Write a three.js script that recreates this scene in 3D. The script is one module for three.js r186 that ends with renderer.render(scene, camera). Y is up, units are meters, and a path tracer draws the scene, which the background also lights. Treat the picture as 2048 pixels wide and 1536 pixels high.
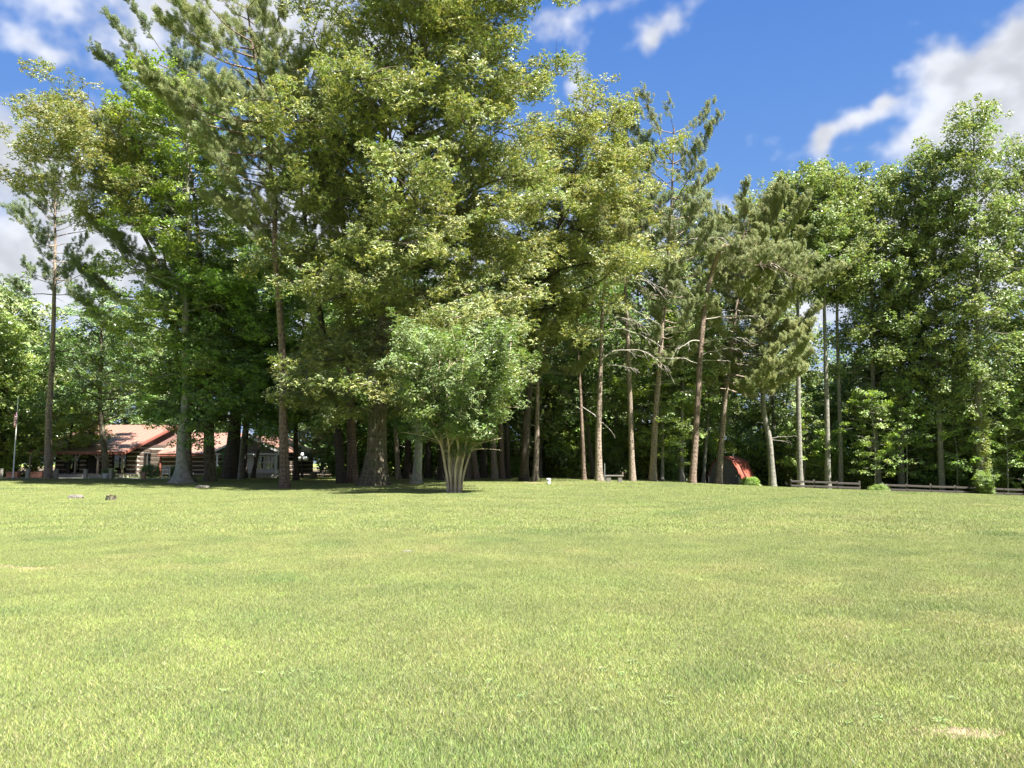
import * as THREE from 'three';
import { mergeGeometries } from 'three/addons/utils/BufferGeometryUtils.js';
import { ImprovedNoise } from 'three/addons/math/ImprovedNoise.js';

// ---------- camera, sky, sun, exposure ----------
const scene = new THREE.Scene();
const camera = new THREE.PerspectiveCamera(53.15, 4 / 3, 0.1, 900);
camera.position.set(0, 1.6, 0);
camera.lookAt(0, 1.6 + Math.tan(THREE.MathUtils.degToRad(5.84)) * 50, -50);
scene.add(camera);
const renderer = new THREE.WebGLRenderer({ antialias: true });
renderer.toneMapping = THREE.LinearToneMapping;
renderer.toneMappingExposure = 5.8;
renderer.shadowMap.enabled = true;
const EXPO = 5.8;                                   // the sky below is given as it looks in the picture, over this
const SUN = new THREE.Vector3(0.38, 0.85, 0.29).normalize();
const sun = new THREE.DirectionalLight(new THREE.Color(1, 0.965, 0.90), 5);
sun.name = 'sun';
sun.position.copy(SUN).multiplyScalar(200);
sun.castShadow = true;
sun.shadow.mapSize.set(4096, 4096);
Object.assign(sun.shadow.camera, { left: -110, right: 110, top: 110, bottom: -110, near: 10, far: 420 });
scene.add(sun, sun.target);

const noise = new ImprovedNoise();
const ss = (a, b, x) => { const t = Math.min(1, Math.max(0, (x - a) / (b - a))); return t * t * (3 - 2 * t); };
const mix = (a, b, t) => a + (b - a) * t;
function fbm(x, y, z, oct) { let s = 0, a = 0.5, t = 0; for (let i = 0; i < oct; i++) { s += a * noise.noise(x, y, z); t += a; a *= 0.5; x = x * 2.03 + 5.1; y = y * 2.03 + 1.7; z = z * 2.03 + 9.2; } return s / t; }
function rng(seed) { let s = (seed * 2654435761) | 0; return () => { s = (s + 0x6d2b79f5) | 0; let t = Math.imul(s ^ (s >>> 15), 1 | s); t = (t + Math.imul(t ^ (t >>> 7), 61 | t)) ^ t; return ((t ^ (t >>> 14)) >>> 0) / 4294967296; }; }

function makeSky() {
  const W = 3072, H = 1536, data = new Float32Array(W * H * 4), D = 180 / Math.PI;
  // fair-weather clouds: azimuth right of north, elevation, half widths in degrees, tilt, thickness
  const puffs = [
    [32.2, 23.2, 3.4, 2.4, 10, 1.15], [35.5, 24.6, 3.2, 2.2, 20, 1.2], [29.8, 25.2, 1.8, 1.5, 0, 0.95], [34.5, 20.5, 4.5, 2.0, 0, 0.9], [31, 21.4, 3, 1.2, 20, 0.75],
    [24.6, 22.7, 2.9, 0.95, 24, 1.0], [22.2, 22.2, 0.8, 1.1, -20, 0.7], [26.8, 23.8, 1.0, 0.6, 60, 0.7], [22.7, 20.9, 0.5, 1.3, 10, 0.6],
    [12.4, 30.6, 2.4, 1.2, 28, 0.95], [10.9, 29.5, 0.8, 1.3, 10, 0.7], [7.4, 32.0, 4.0, 0.8, 8, 0.65], [5.2, 27.6, 1.2, 2.4, -12, 0.85], [5.8, 25.2, 1.2, 0.8, 0, 0.6], [3.0, 30.5, 2.2, 1.5, 0, 0.7],
    [-27.5, 28.5, 6.5, 2.6, 12, 0.85], [-21, 29.8, 5, 2.6, 0, 1.0], [-26, 24.5, 4.2, 1.8, -10, 0.72], [-33, 25.8, 2.6, 1.1, -28, 0.75], [-34.5, 29.2, 3.2, 1.0, -20, 0.6],
    [-34.8, 20.6, 3.4, 2.4, 0, 1.05], [-33.2, 17.6, 3.0, 1.8, 0, 1.0], [-31, 22.2, 1.8, 0.9, 20, 0.6], [-28.5, 13.4, 5.2, 3.0, 0, 1.15], [-36, 12.0, 4, 2.2, 0, 0.9], [-16, 17.2, 6.5, 4.2, 0, 1.2], [-12, 29.5, 6, 4, 0, 1.0], [-5, 24, 6, 4, 0, 0.8],
    [29, 15.4, 6.5, 2.6, 0, 1.05], [36.5, 15.5, 4.5, 4, 0, 1.1], [20, 12.0, 5, 2.2, 0, 0.9], [2, 14, 8, 3, 0, 0.9], [10, 18, 4, 1.6, 0, 0.55],
  ].map(([a, e, rx, ry, t, w]) => ({ a, e, rx, ry, c: Math.cos(t / D), s: Math.sin(t / D), w }));
  for (let j = 0; j < H; j++) {
    const el = ((j + 0.5) / H - 0.5) * Math.PI, y = Math.sin(el), c = Math.cos(el), e = el * D;
    for (let i = 0; i < W; i++) {
      const k = (j * W + i) * 4; data[k + 3] = 1;
      if (e < -0.5) { data[k] = 0.10; data[k + 1] = 0.12; data[k + 2] = 0.07; continue; }
      const phi = (i + 0.5) / W * 2 * Math.PI - Math.PI, x = Math.cos(phi) * c, z = Math.sin(phi) * c;
      let az = (phi + Math.PI / 2) * D; if (az > 180) az -= 360;
      const h = ss(0, 55, e), h2 = Math.exp(-e / 9);
      let r = mix(0.185, 0.050, h) + 0.25 * h2, g = mix(0.41, 0.18, h) + 0.22 * h2, b = mix(0.86, 0.66, h) + 0.10 * h2;
      // clouds
      const q = 5.2, wx = fbm(x * 9 + 3, y * 9, z * 9, 4), wy = fbm(x * 9, y * 9 + 7, z * 9 + 2, 4);
      let body = -1;
      if (Math.abs(az) < 46 && e < 42) {
        let sum = 0;
        for (const p of puffs) {
          const da = (az - p.a) * c + wx * 1.5, de = e - p.e + wy * 1.5, u = (da * p.c + de * p.s) / p.rx, v = (-da * p.s + de * p.c) / p.ry, d2 = u * u + v * v;
          if (d2 < 4) sum += p.w * Math.exp(-d2 * 1.1);
        }
        body = sum - 0.52;
      }
      const wide = ss(36, 46, Math.abs(az)) + ss(34, 42, e);
      const general = fbm(x * 2.6 + 11, y * 4.2 + 3, z * 2.6, 5) * 2.0 - 0.12 + 0.25 * Math.exp(-e / 14);
      let dens = wide <= 0 ? body : mix(Math.max(body, -1), general, Math.min(1, wide));
      const det = fbm(x * 24, y * 30, z * 24, 5);
      dens += det * 0.80 + fbm(x * 70, y * 80, z * 70, 3) * 0.22 + fbm(x * q, y * q * 1.6, z * q, 3) * 0.25;
      dens += 0.85 * ss(27, 11, e) * (0.8 + 0.8 * wx);
      const cov = ss(-0.22, 0.80, dens), thick = ss(0.1, 1.0, dens);
      const lit = 0.70 + 0.30 * ss(-0.35, 0.45, det + wy * 0.6) + 0.10 * (1 - thick);
      r = mix(r, lit * 0.96, cov * 0.94); g = mix(g, lit * 0.985, cov * 0.94); b = mix(b, lit * 1.05, cov * 0.94);
      data[k] = r / EXPO; data[k + 1] = g / EXPO; data[k + 2] = b / EXPO;
    }
  }
  const t = new THREE.DataTexture(data, W, H, THREE.RGBAFormat, THREE.FloatType);
  t.mapping = THREE.EquirectangularReflectionMapping; t.magFilter = THREE.LinearFilter; t.needsUpdate = true;
  return t;
}
scene.background = makeSky();
scene.environment = scene.background;

// ---------- helpers ----------
const taken = new Map();
function numbered(n) { const k = taken.get(n) ?? 0; taken.set(n, k + 1); return k ? n + '_' + String(k).padStart(3, '0') : n; }
function top(o, name, label, category, group) { o.name = numbered(name); o.userData = { label, category }; if (group) o.userData.group = group; scene.add(o); return o; }
function struct(o, name) { o.name = name; o.userData.kind = 'structure'; scene.add(o); return o; }
function M(geo, mat, name, parent) { const m = new THREE.Mesh(geo, mat); m.castShadow = m.receiveShadow = true; if (name) m.name = name; if (parent) parent.add(m); return m; }
const V = (x, y, z) => new THREE.Vector3(x, y, z), UP = V(0, 1, 0);
const rgb = (r, g, b) => new THREE.Color().setRGB(r, g, b);
function groundY(x, z) {
  const d = -z, k = x > 4 ? (x - 4) * (x - 4) / (x + 2) : 0;
  return 0.20 * ss(6, 34, d) - 0.038 * k * ss(10, 58, d) - 0.45 * ss(57, 67, d) * ss(12, 24, x) + 0.10 * ss(-10, -30, x) * ss(40, 60, d)
    + 0.05 * noise.noise(x * 0.11, 3.3, z * 0.11) * ss(0, 12, d) + 0.02 * noise.noise(x * 0.5, 8.1, z * 0.5);
}

// box with uv in metres, optionally with softened edges
function box(w, h, d, x = 0, y = 0, z = 0, ry = 0) {
  const g = new THREE.BoxGeometry(w, h, d), p = g.attributes.position, n = g.attributes.normal, uv = g.attributes.uv;
  for (let i = 0; i < p.count; i++) {
    const a = Math.abs(n.getX(i)), b = Math.abs(n.getY(i));
    if (a > 0.5) uv.setXY(i, p.getZ(i), p.getY(i)); else if (b > 0.5) uv.setXY(i, p.getX(i), p.getZ(i)); else uv.setXY(i, p.getX(i), p.getY(i));
  }
  if (ry) g.rotateY(ry);
  return g.translate(x, y, z);
}
function bevelBox(w, h, d, b, x = 0, y = 0, z = 0) {
  const s = new THREE.Shape([new THREE.Vector2(-w / 2 + b, -h / 2 + b), new THREE.Vector2(w / 2 - b, -h / 2 + b), new THREE.Vector2(w / 2 - b, h / 2 - b), new THREE.Vector2(-w / 2 + b, h / 2 - b)]);
  return new THREE.ExtrudeGeometry(s, { depth: d - 2 * b, bevelEnabled: true, bevelSize: b, bevelThickness: b, bevelSegments: 1 }).translate(x, y, z - d / 2 + b);
}
function texture(w, h, f, srgb = true) {
  const d = new Uint8Array(w * h * 4);
  for (let j = 0; j < h; j++) for (let i = 0; i < w; i++) { const c = f(i / w, j / h), k = (j * w + i) * 4; for (let a = 0; a < 3; a++) d[k + a] = Math.max(0, Math.min(255, c[a] * 255)); d[k + 3] = 255; }
  const t = new THREE.DataTexture(d, w, h); t.magFilter = THREE.LinearFilter; t.wrapS = t.wrapT = THREE.MirroredRepeatWrapping; if (srgb) t.colorSpace = THREE.SRGBColorSpace; t.needsUpdate = true; return t;
}

// ---------- materials ----------
// bark: vertical plates and furrows; uv in metres, one tile is 0.8 m round by 1.6 m high
function bark(seed, dark, light, sx, sy, bump, ridged, mossy = 0) {
  const h = (u, v) => {
    const x = u * 0.8, y = v * 1.6, w = noise.noise(x * 5 + seed, y * 3, 1.5) * 0.04;
    const p = noise.noise((x + w) * sx, y * sy, seed), q = noise.noise((x + w) * sx * 2.1, y * sy * 2.3, seed + 4), f = noise.noise(x * 90, y * 50, seed + 7);
    const ridge = ridged ? 1 - Math.abs(p) * 2.2 : 0.5 + p * 0.7;
    return Math.min(1, Math.max(0, 0.15 + 0.6 * ridge + 0.22 * q + 0.16 * f));
  };
  const map = texture(256, 512, (u, v) => { const k = h(u, v), m = mossy * ss(0.0, 0.4, noise.noise(u * 3 + seed, v * 5, 9)); const c = [0, 1, 2].map((i) => mix(dark[i], light[i], k)); return [c[0] * (1 - 0.25 * m), c[1], c[2] * (1 - 0.3 * m)]; });
  const bm = texture(256, 512, (u, v) => { const k = h(u, v); return [k, k, k]; }, false);
  for (const t of [map, bm]) t.repeat.set(1 / 0.8, 1 / 1.6);
  return new THREE.MeshStandardMaterial({ map, bumpMap: bm, bumpScale: bump, roughness: 0.95 });
}
const B = {
  pine: bark(1, [0.30, 0.25, 0.21], [0.70, 0.64, 0.57], 16, 5, 0.035, true),
  redpine: bark(21, [0.27, 0.215, 0.18], [0.60, 0.52, 0.455], 16, 5, 0.035, true),
  oak: bark(2, [0.23, 0.20, 0.16], [0.58, 0.53, 0.46], 22, 2.4, 0.04, true, 0.4),
  grey: bark(3, [0.42, 0.41, 0.38], [0.72, 0.70, 0.65], 7, 3.0, 0.012, false, 0.25),
  poplar: bark(4, [0.29, 0.28, 0.25], [0.60, 0.58, 0.54], 20, 3.0, 0.02, true, 0.2),
  dark: bark(5, [0.13, 0.11, 0.09], [0.36, 0.31, 0.26], 20, 3.2, 0.03, true, 0.2),
  tan: bark(6, [0.52, 0.46, 0.38], [0.80, 0.75, 0.66], 6, 1.6, 0.006, false),
  dead: bark(7, [0.46, 0.43, 0.40], [0.76, 0.73, 0.69], 14, 2.0, 0.01, false),
};
function leafMat(name, through, coat, rough) {
  const m = new THREE.MeshPhysicalMaterial({ color: 0xffffff, vertexColors: true, roughness: rough, transmission: through, thickness: 0, clearcoat: coat, clearcoatRoughness: 0.26, side: THREE.DoubleSide });
  m.name = name; return m;
}
const L = { leaf: leafMat('leaf', 0.46, 0.6, 0.9), needle: leafMat('needle', 0.3, 0.12, 0.85), grass: leafMat('grass', 0.34, 0.10, 0.9) };
function plain(r, g, b, rough = 0.8, metal = 0) { return new THREE.MeshStandardMaterial({ color: rgb(r, g, b), roughness: rough, metalness: metal }); }
function grained(r, g, b, amp, sx, sy, rough = 0.85, bump = 0) {
  const f = (u, v) => { const k = 1 + amp * (noise.noise(u * sx, v * sy, r * 50) + 0.6 * noise.noise(u * sx * 3.1, v * sy * 2.7, 4 + g * 30) + 0.4 * noise.noise(u * 60, v * 60, 2)); return k; };
  const to = (c) => (c <= 0.0031308 ? 12.92 * c : 1.055 * Math.pow(c, 1 / 2.4) - 0.055);
  const map = texture(256, 256, (u, v) => { const k = f(u, v); return [to(r * k), to(g * k), to(b * k)]; }); map.repeat.set(0.5, 0.5);
  const m = new THREE.MeshStandardMaterial({ map, roughness: rough });
  if (bump) { const t = texture(256, 256, (u, v) => { const k = f(u, v) * 0.5; return [k, k, k]; }, false); t.repeat.set(0.5, 0.5); m.bumpMap = t; m.bumpScale = bump; }
  return m;
}

// ---------- ground ----------
const groundMat = (() => {
  const map = texture(1024, 1024, (u, v) => {
    const x = u * 6, y = v * 6, a = fbm(x * 1.3, y * 1.3, 1.1, 3), b = noise.noise(x * 14, y * 14, 4), c = noise.noise(x * 45, y * 45, 6), straw = ss(0.15, 0.5, b + a);
    const k = 1 + 0.25 * b + 0.35 * c;
    return [mix(0.36, 0.47, straw) * k, mix(0.43, 0.47, straw) * k, mix(0.15, 0.25, straw) * k];
  });
  map.repeat.set(1 / 6, 1 / 6);
  return new THREE.MeshStandardMaterial({ map, roughness: 1 });
})();
function sheet(xs, zs, dy = 0) {
  const pos = [], uv = [], idx = [], nx = xs.length;
  for (const z of zs) for (const x of xs) { pos.push(x, groundY(x, z) + dy, z); uv.push(x, z); }
  for (let j = 0; j + 1 < zs.length; j++) for (let i = 0; i + 1 < nx; i++) { const a = j * nx + i; idx.push(a, a + nx, a + 1, a + 1, a + nx, a + nx + 1); }
  const g = new THREE.BufferGeometry();
  g.setAttribute('position', new THREE.Float32BufferAttribute(pos, 3)); g.setAttribute('uv', new THREE.Float32BufferAttribute(uv, 2)); g.setIndex(idx); g.computeVertexNormals();
  return g;
}
const range = (a, b, n) => Array.from({ length: n + 1 }, (_, i) => a + (b - a) * i / n);
{
  const xs = [-600, -300, -160, ...range(-110, 110, 220), 160, 300, 600], zs = [140, 60, 25, ...range(12, -130, 190), -180, -300, -600].sort((a, b) => a - b);
  struct(M(sheet(xs, zs), groundMat), 'lawn_ground');
  const litter = texture(512, 512, (u, v) => { const a = fbm(u * 9, v * 9, 3.3, 4), b = noise.noise(u * 60, v * 60, 7), k = 1 + 0.5 * a + 0.5 * b; return [0.27 * k, 0.22 * k, 0.15 * k]; });
  litter.repeat.set(0.25, 0.25);
  struct(M(sheet(range(-140, 140, 140), range(-240, -76, 82), 0.03), new THREE.MeshStandardMaterial({ map: litter, roughness: 1 })), 'forest_floor');
}

// ---------- wood: tapered tubes collected into one mesh ----------
class Wood {
  constructor() { this.p = []; this.n = []; this.uv = []; this.i = []; }
  // pts: Vector3 list, radius(t, angle) in metres
  tube(pts, radius, sides = 8, rings = 0) {
    const curve = new THREE.CatmullRomCurve3(pts), N = rings || Math.max(2, Math.ceil(pts.length * 1.6)), len = curve.getLength();
    const base = this.p.length / 3; let side = null;
    for (let r = 0; r <= N; r++) {
      const t = r / N, c = curve.getPoint(t), tan = curve.getTangent(t);
      if (!side) side = new THREE.Vector3().crossVectors(Math.abs(tan.y) > 0.9 ? V(0, 0, 1) : UP, tan).normalize();
      side.addScaledVector(tan, -side.dot(tan)).normalize();
      const other = new THREE.Vector3().crossVectors(tan, side);
      for (let k = 0; k <= sides; k++) {
        const a = k / sides * Math.PI * 2, R = radius(t, a, c.y), x = Math.cos(a), y = Math.sin(a);
        const nx = side.x * x + other.x * y, ny = side.y * x + other.y * y, nz = side.z * x + other.z * y;
        this.p.push(c.x + nx * R, c.y + ny * R, c.z + nz * R); this.n.push(nx, ny, nz);
        this.uv.push(a * Math.max(0.06, radius(0.3, 0)), t * len);
      }
    }
    for (let r = 0; r < N; r++) for (let k = 0; k < sides; k++) { const a = base + r * (sides + 1) + k, b = a + sides + 1; this.i.push(a, a + 1, b, a + 1, b + 1, b); }
    return curve;
  }
  limb(pts, r0, r1, sides = 5) { return this.tube(pts, (t) => mix(r0, r1, t), sides); }
  geometry() {
    const g = new THREE.BufferGeometry();
    g.setAttribute('position', new THREE.Float32BufferAttribute(this.p, 3)); g.setAttribute('normal', new THREE.Float32BufferAttribute(this.n, 3)); g.setAttribute('uv', new THREE.Float32BufferAttribute(this.uv, 2)); g.setIndex(this.i);
    return g;
  }
}

// ---------- leaf sprays: the piece a crown is made of ----------
// Every leaf is a folded blade of its own, standing where its twig holds it.
function leafGeometry(leaves) {
  const n = leaves.length, p = new Float32Array(n * 12), c = new Float32Array(n * 12), idx = new Uint32Array(n * 6);
  leaves.forEach(({ at, dir, nrm, len, wid, col, fold }, i) => {
    const s = new THREE.Vector3().crossVectors(dir, nrm).normalize(), m = at.clone().addScaledVector(dir, len * 0.42), up = nrm.clone().multiplyScalar(fold);
    const l = m.clone().addScaledVector(s, wid / 2).add(up), r = m.clone().addScaledVector(s, -wid / 2).add(up), t = at.clone().addScaledVector(dir, len);
    [at, l, t, r].forEach((q, k) => { p.set([q.x, q.y, q.z], i * 12 + k * 3); c.set(col, i * 12 + k * 3); });
    idx.set([i * 4, i * 4 + 1, i * 4 + 2, i * 4, i * 4 + 2, i * 4 + 3], i * 6);
  });
  const g = new THREE.BufferGeometry();
  g.setAttribute('position', new THREE.BufferAttribute(p, 3)); g.setAttribute('color', new THREE.BufferAttribute(c, 3)); g.setIndex(new THREE.BufferAttribute(idx, 1));
  return g;
}
function spray(seed, o) {
  const R = rng(seed), out = [];
  for (let k = 0; k < o.stars; k++) {
    const a = R() * 6.283, q = Math.cbrt(R()) * o.r, e = Math.asin(R() * 2 - 1), c = V(Math.cos(a) * Math.cos(e) * q, Math.sin(e) * q * o.flat, Math.sin(a) * Math.cos(e) * q);
    const tone = 0.68 + 0.64 * R(), warm = R();
    for (let i = 0; i < o.per; i++) {
      const b = R() * 6.283, dir = V(Math.cos(b), o.lift - o.droop * R(), Math.sin(b)).normalize();
      const nrm = V((R() - 0.5) * o.tumble, 1, (R() - 0.5) * o.tumble).addScaledVector(dir, -0.2).normalize();
      const k2 = tone * (0.82 + 0.36 * R());
      out.push({ at: c.clone().add(V((R() - 0.5) * o.jit, (R() - 0.5) * o.jit * 0.6, (R() - 0.5) * o.jit)), dir, nrm, len: o.len * (0.7 + 0.6 * R()), wid: o.wid * (0.75 + 0.5 * R()), fold: o.wid * 0.16, col: [o.col[0] * k2 * (0.86 + 0.34 * warm), o.col[1] * k2, o.col[2] * k2 * (0.8 + 0.4 * R())] });
    }
  }
  return leafGeometry(out);
}
// needle twigs: a spray of thin needles round a short axis along +x, turned a little up at the end
function needles(seed, n, len, col, L0 = 0.30) {
  const R = rng(seed), out = [];
  for (let i = 0; i < n; i++) {
    const s = R(), b = R() * 6.283, at = V(s * L0, s * s * 0.10 + (R() - 0.5) * 0.03, (R() - 0.5) * 0.05 * (1 + s));
    const dir = V(0.15 + 0.7 * R() * s, Math.cos(b) * 0.8 + 0.2, Math.sin(b) * 0.9).normalize(), nrm = V(R() - 0.5, R() - 0.5, R() - 0.5).cross(dir).normalize(), k = 0.75 + 0.5 * R();
    out.push({ at, dir, nrm, len: len * (0.75 + 0.5 * R()), wid: 0.009, fold: 0, col: [col[0] * k, col[1] * k, col[2] * k] });
  }
  return leafGeometry(out);
}
const many = (n, f) => Array.from({ length: n }, (_, i) => f(i));
const S = {
  oak: many(4, (i) => spray(100 + i, { stars: 13, per: 7, r: 0.52, flat: 0.75, len: 0.19, wid: 0.060, droop: 1.5, lift: 0.45, tumble: 1.8, jit: 0.08, col: [0.190, 0.232, 0.044] })),
  maple: many(4, (i) => spray(120 + i, { stars: 19, per: 3, r: 0.54, flat: 0.5, len: 0.155, wid: 0.145, droop: 0.9, lift: 0.15, tumble: 1.4, jit: 0.2, col: [0.118, 0.218, 0.026] })),
  lime: many(4, (i) => spray(140 + i, { stars: 19, per: 3, r: 0.54, flat: 0.42, len: 0.155, wid: 0.14, droop: 0.9, lift: 0.15, tumble: 1.3, jit: 0.2, col: [0.210, 0.292, 0.030] })),
  poplar: many(4, (i) => spray(160 + i, { stars: 16, per: 3, r: 0.54, flat: 0.8, len: 0.185, wid: 0.175, droop: 1.2, lift: 0.2, tumble: 2.2, jit: 0.24, col: [0.172, 0.232, 0.046] })),
  wood: many(4, (i) => spray(180 + i, { stars: 19, per: 3, r: 0.56, flat: 0.65, len: 0.165, wid: 0.145, droop: 1.0, lift: 0.2, tumble: 1.8, jit: 0.2, col: [0.118, 0.192, 0.030] })),
  myrtle: many(4, (i) => spray(200 + i, { stars: 20, per: 5, r: 0.36, flat: 0.7, len: 0.11, wid: 0.055, droop: 1.2, lift: 0.6, tumble: 2.0, jit: 0.10, col: [0.178, 0.232, 0.040] })),
  shrub: many(3, (i) => spray(220 + i, { stars: 24, per: 4, r: 0.30, flat: 0.8, len: 0.085, wid: 0.055, droop: 1.0, lift: 0.5, tumble: 1.8, jit: 0.1, col: [0.135, 0.225, 0.027] })),
  pine: many(3, (i) => needles(240 + i, 230, 0.11, [0.215, 0.245, 0.085])),
  bluepine: many(3, (i) => needles(250 + i, 230, 0.11, [0.160, 0.205, 0.085])),
};

// ---------- trees ----------
const Q = new THREE.Quaternion(), E3 = new THREE.Euler(), MAT = new THREE.Matrix4(), COL = new THREE.Color();
class Tree {
  constructor(seed, kind) { this.R = rng(seed); this.seed = seed; this.wood = new Wood(); this.kind = kind; this.clumps = []; this.dead = []; }
  rnd(a, b) { return a + (b - a) * this.R(); }
  // leaf spray: at p, tilted at random
  spray(p, s) { if (this.lump && fbm(p.x * this.lump + this.seed, p.y * this.lump, p.z * this.lump, 2) < -0.13) return; const t = this.tilt ?? 0.9; E3.set((this.R() - 0.5) * t, this.R() * 6.283, (this.R() - 0.5) * t); this.clumps.push([p.x, p.y, p.z, new THREE.Quaternion().setFromEuler(E3), s]); }
  twig(p, dir, s) { Q.setFromUnitVectors(V(1, 0, 0), dir.clone().normalize()); const roll = new THREE.Quaternion().setFromAxisAngle(V(1, 0, 0), (this.R() - 0.5) * 1.2); this.clumps.push([p.x, p.y, p.z, Q.clone().multiply(roll), s]); }
  trunk(pts, r0, r1, o = {}) {
    const lobes = o.lobes ?? 5, flare = o.flare ?? 0.5, fh = o.flareHeight ?? 0.5, H = pts[pts.length - 1].y - pts[0].y, sd = this.seed;
    const first = pts[0].clone(); first.y -= 0.35;
    this.path = this.wood.tube([first, ...pts], (t, a, y = pts[0].y + 2) => {
      const h = Math.max(0, y - pts[0].y), f = Math.exp(-h / fh);
      return mix(r0, r1, Math.pow(Math.min(1, o.bent ? t : h / H), 0.85)) * (1 + flare * f * (0.75 + 0.35 * Math.cos(a * lobes + sd)) + 0.05 * Math.sin(a * 3 + h * 1.3 + sd) + 0.03 * Math.sin(a * 7 + h * 2.1));
    }, o.sides ?? 14, Math.ceil(Math.max(H, 4) * (o.perMetre ?? 1.6)) + 14);
    this.r0 = r0; this.r1 = r1; this.base = pts[0].y; this.H = H;
    return this;
  }
  at(h) { let lo = 0, hi = 1; for (let i = 0; i < 14; i++) { const m = (lo + hi) / 2; if (this.path.getPoint(m).y < this.base + h) lo = m; else hi = m; } return this.path.getPoint(lo); }
  // a broadleaf crown: limbs from h0 to the top, each with side branches that carry the sprays
  crown(o) {
    this.lump = o.lump ?? 0.55;
    const env = o.env ?? [0.6, 0.95, 1, 0.9, 0.65, 0.25], n = Math.round(o.limbs * 1.3), top = o.top ?? this.H;
    let az = this.R() * 6.28;
    for (let i = 0; i < n; i++) {
      const f = (i + this.rnd(0.1, 0.9)) / n, h = mix(o.h0, Math.min(top, this.H) * 0.97, Math.pow(f, o.pow ?? 0.9)), e = f * (env.length - 1), k = Math.min(env.length - 2, Math.floor(e)), R = o.r * mix(env[k], env[k + 1], e - k);
      az += 2.4 + this.rnd(-0.4, 0.4);
      const cx = Math.cos(az), cz = Math.sin(az), bias = o.bias ? Math.max(0.25, 1 + o.bias[0] * cx + o.bias[1] * cz) : 1;
      const len = Math.max(0.8, R * bias * this.rnd(0.72, 1.12)), rise = mix(o.rise0 ?? 0.3, o.rise1 ?? 1.1, f) + this.rnd(-0.12, 0.12), s = this.at(h);
      const pts = [0, 0.25, 0.5, 0.75, 1].map((t) => V(s.x + cx * len * t + (t ? this.rnd(-1, 1) : 0) * len * 0.08, s.y + len * (rise * t - (o.sag ?? 0.25) * t * t) + (t ? this.rnd(-1, 1) : 0) * len * 0.08, s.z + cz * len * t + (t ? this.rnd(-1, 1) : 0) * len * 0.08));
      const tr = mix(this.r0, this.r1, Math.pow(Math.min(1, h / this.H), 0.85)), r = Math.max(0.025, Math.min(tr * 0.55, len * 0.016 + 0.015));
      const c = this.wood.limb(pts, r, 0.012, 5), m = Math.max(3, Math.round(len * (o.side ?? 1.25) * 1.35));
      for (let j = 0; j < m; j++) {
        const t = mix(o.bare ?? 0.22, 1, (j + this.R()) / m), p = c.getPoint(t), tan = c.getTangent(t), turn = (j % 2 ? 1 : -1) * this.rnd(0.5, 1.2);
        const d = tan.clone().applyAxisAngle(UP, turn); d.y += this.rnd(-0.15, 0.45) - (o.hang ?? 0); d.normalize();
        const l = Math.max(0.7, len * this.rnd(0.2, 0.42) * (1.15 - 0.5 * t)), q = p.clone().addScaledVector(d, l); q.y -= l * 0.12;
        if (o.twigs !== false) this.wood.limb([p, p.clone().addScaledVector(d, l * 0.5), q], Math.max(0.008, r * 0.35), 0.005, 3);
        const cn = Math.max(1, Math.round(l * (o.dense ?? 1.7) * 2.1));
        for (let a = 0; a < cn; a++) { if (o.gap && this.R() < o.gap) continue; const b = mix(0.3, 1.02, (a + this.R()) / cn), w = p.clone().lerp(q, b), g = o.spread ?? 0.75; w.x += this.rnd(-g, g); w.y += this.rnd(-g, g) * 0.7; w.z += this.rnd(-g, g); this.spray(w, this.rnd(0.75, 1.25) * (o.size ?? 1)); }
      }
    }
    return this;
  }
  // a pine crown: whorls of level limbs, needles on the outer side twigs, in flat plates
  whorls(o) {
    const env = o.env ?? [0.75, 1, 0.95, 0.85, 0.7, 0.4], h1 = this.H * 0.995;
    const at = [];
    if (o.along) for (let i = 0; i < o.along[2]; i++) at.push([i / o.along[2], this.path.getPoint(mix(o.along[0], o.along[1], i / (o.along[2] - 1)))]);
    else for (let h = o.h0; h < h1; h += this.rnd(0.7, 1.3) * o.step) at.push([(h - o.h0) / (h1 - o.h0), this.at(h)]);
    for (const [f, s] of at) {
      const e = f * (env.length - 1), k = Math.min(env.length - 2, Math.floor(e)), R = o.r * mix(env[k], env[k + 1], e - k), nb = Math.round(this.rnd(2, 4.4)), a0 = this.R() * 6.28;
      for (let i = 0; i < nb; i++) {
        const az = a0 + i / nb * 6.283 + this.rnd(-0.4, 0.4), cx = Math.cos(az), cz = Math.sin(az), bias = o.bias ? Math.max(0.2, 1 + o.bias[0] * cx + o.bias[1] * cz) : 1, len = Math.max(0.5, R * bias * (this.R() < 0.2 ? 0.45 : 1) * this.rnd(0.6, 1.2)), up = mix(o.up0 ?? 0.1, o.up1 ?? 0.75, f) + this.rnd(-0.12, 0.14);
        const pts = [0, 0.3, 0.65, 1].map((t) => V(s.x + cx * len * t + (t ? this.rnd(-1, 1) * len * 0.05 : 0), s.y + len * (up * t - (o.droop ?? 0.18) * t * (1 - t) * 1.6 + 0.22 * t * t * t) + (t ? this.rnd(-1, 1) * len * 0.07 : 0), s.z + cz * len * t + (t ? this.rnd(-1, 1) * len * 0.05 : 0)));
        const c = this.wood.limb(pts, Math.max(0.014, len * 0.011 + 0.012), 0.008, 4), m = Math.max(3, Math.round(len * (o.side ?? 2.6) * 1.25));
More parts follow.
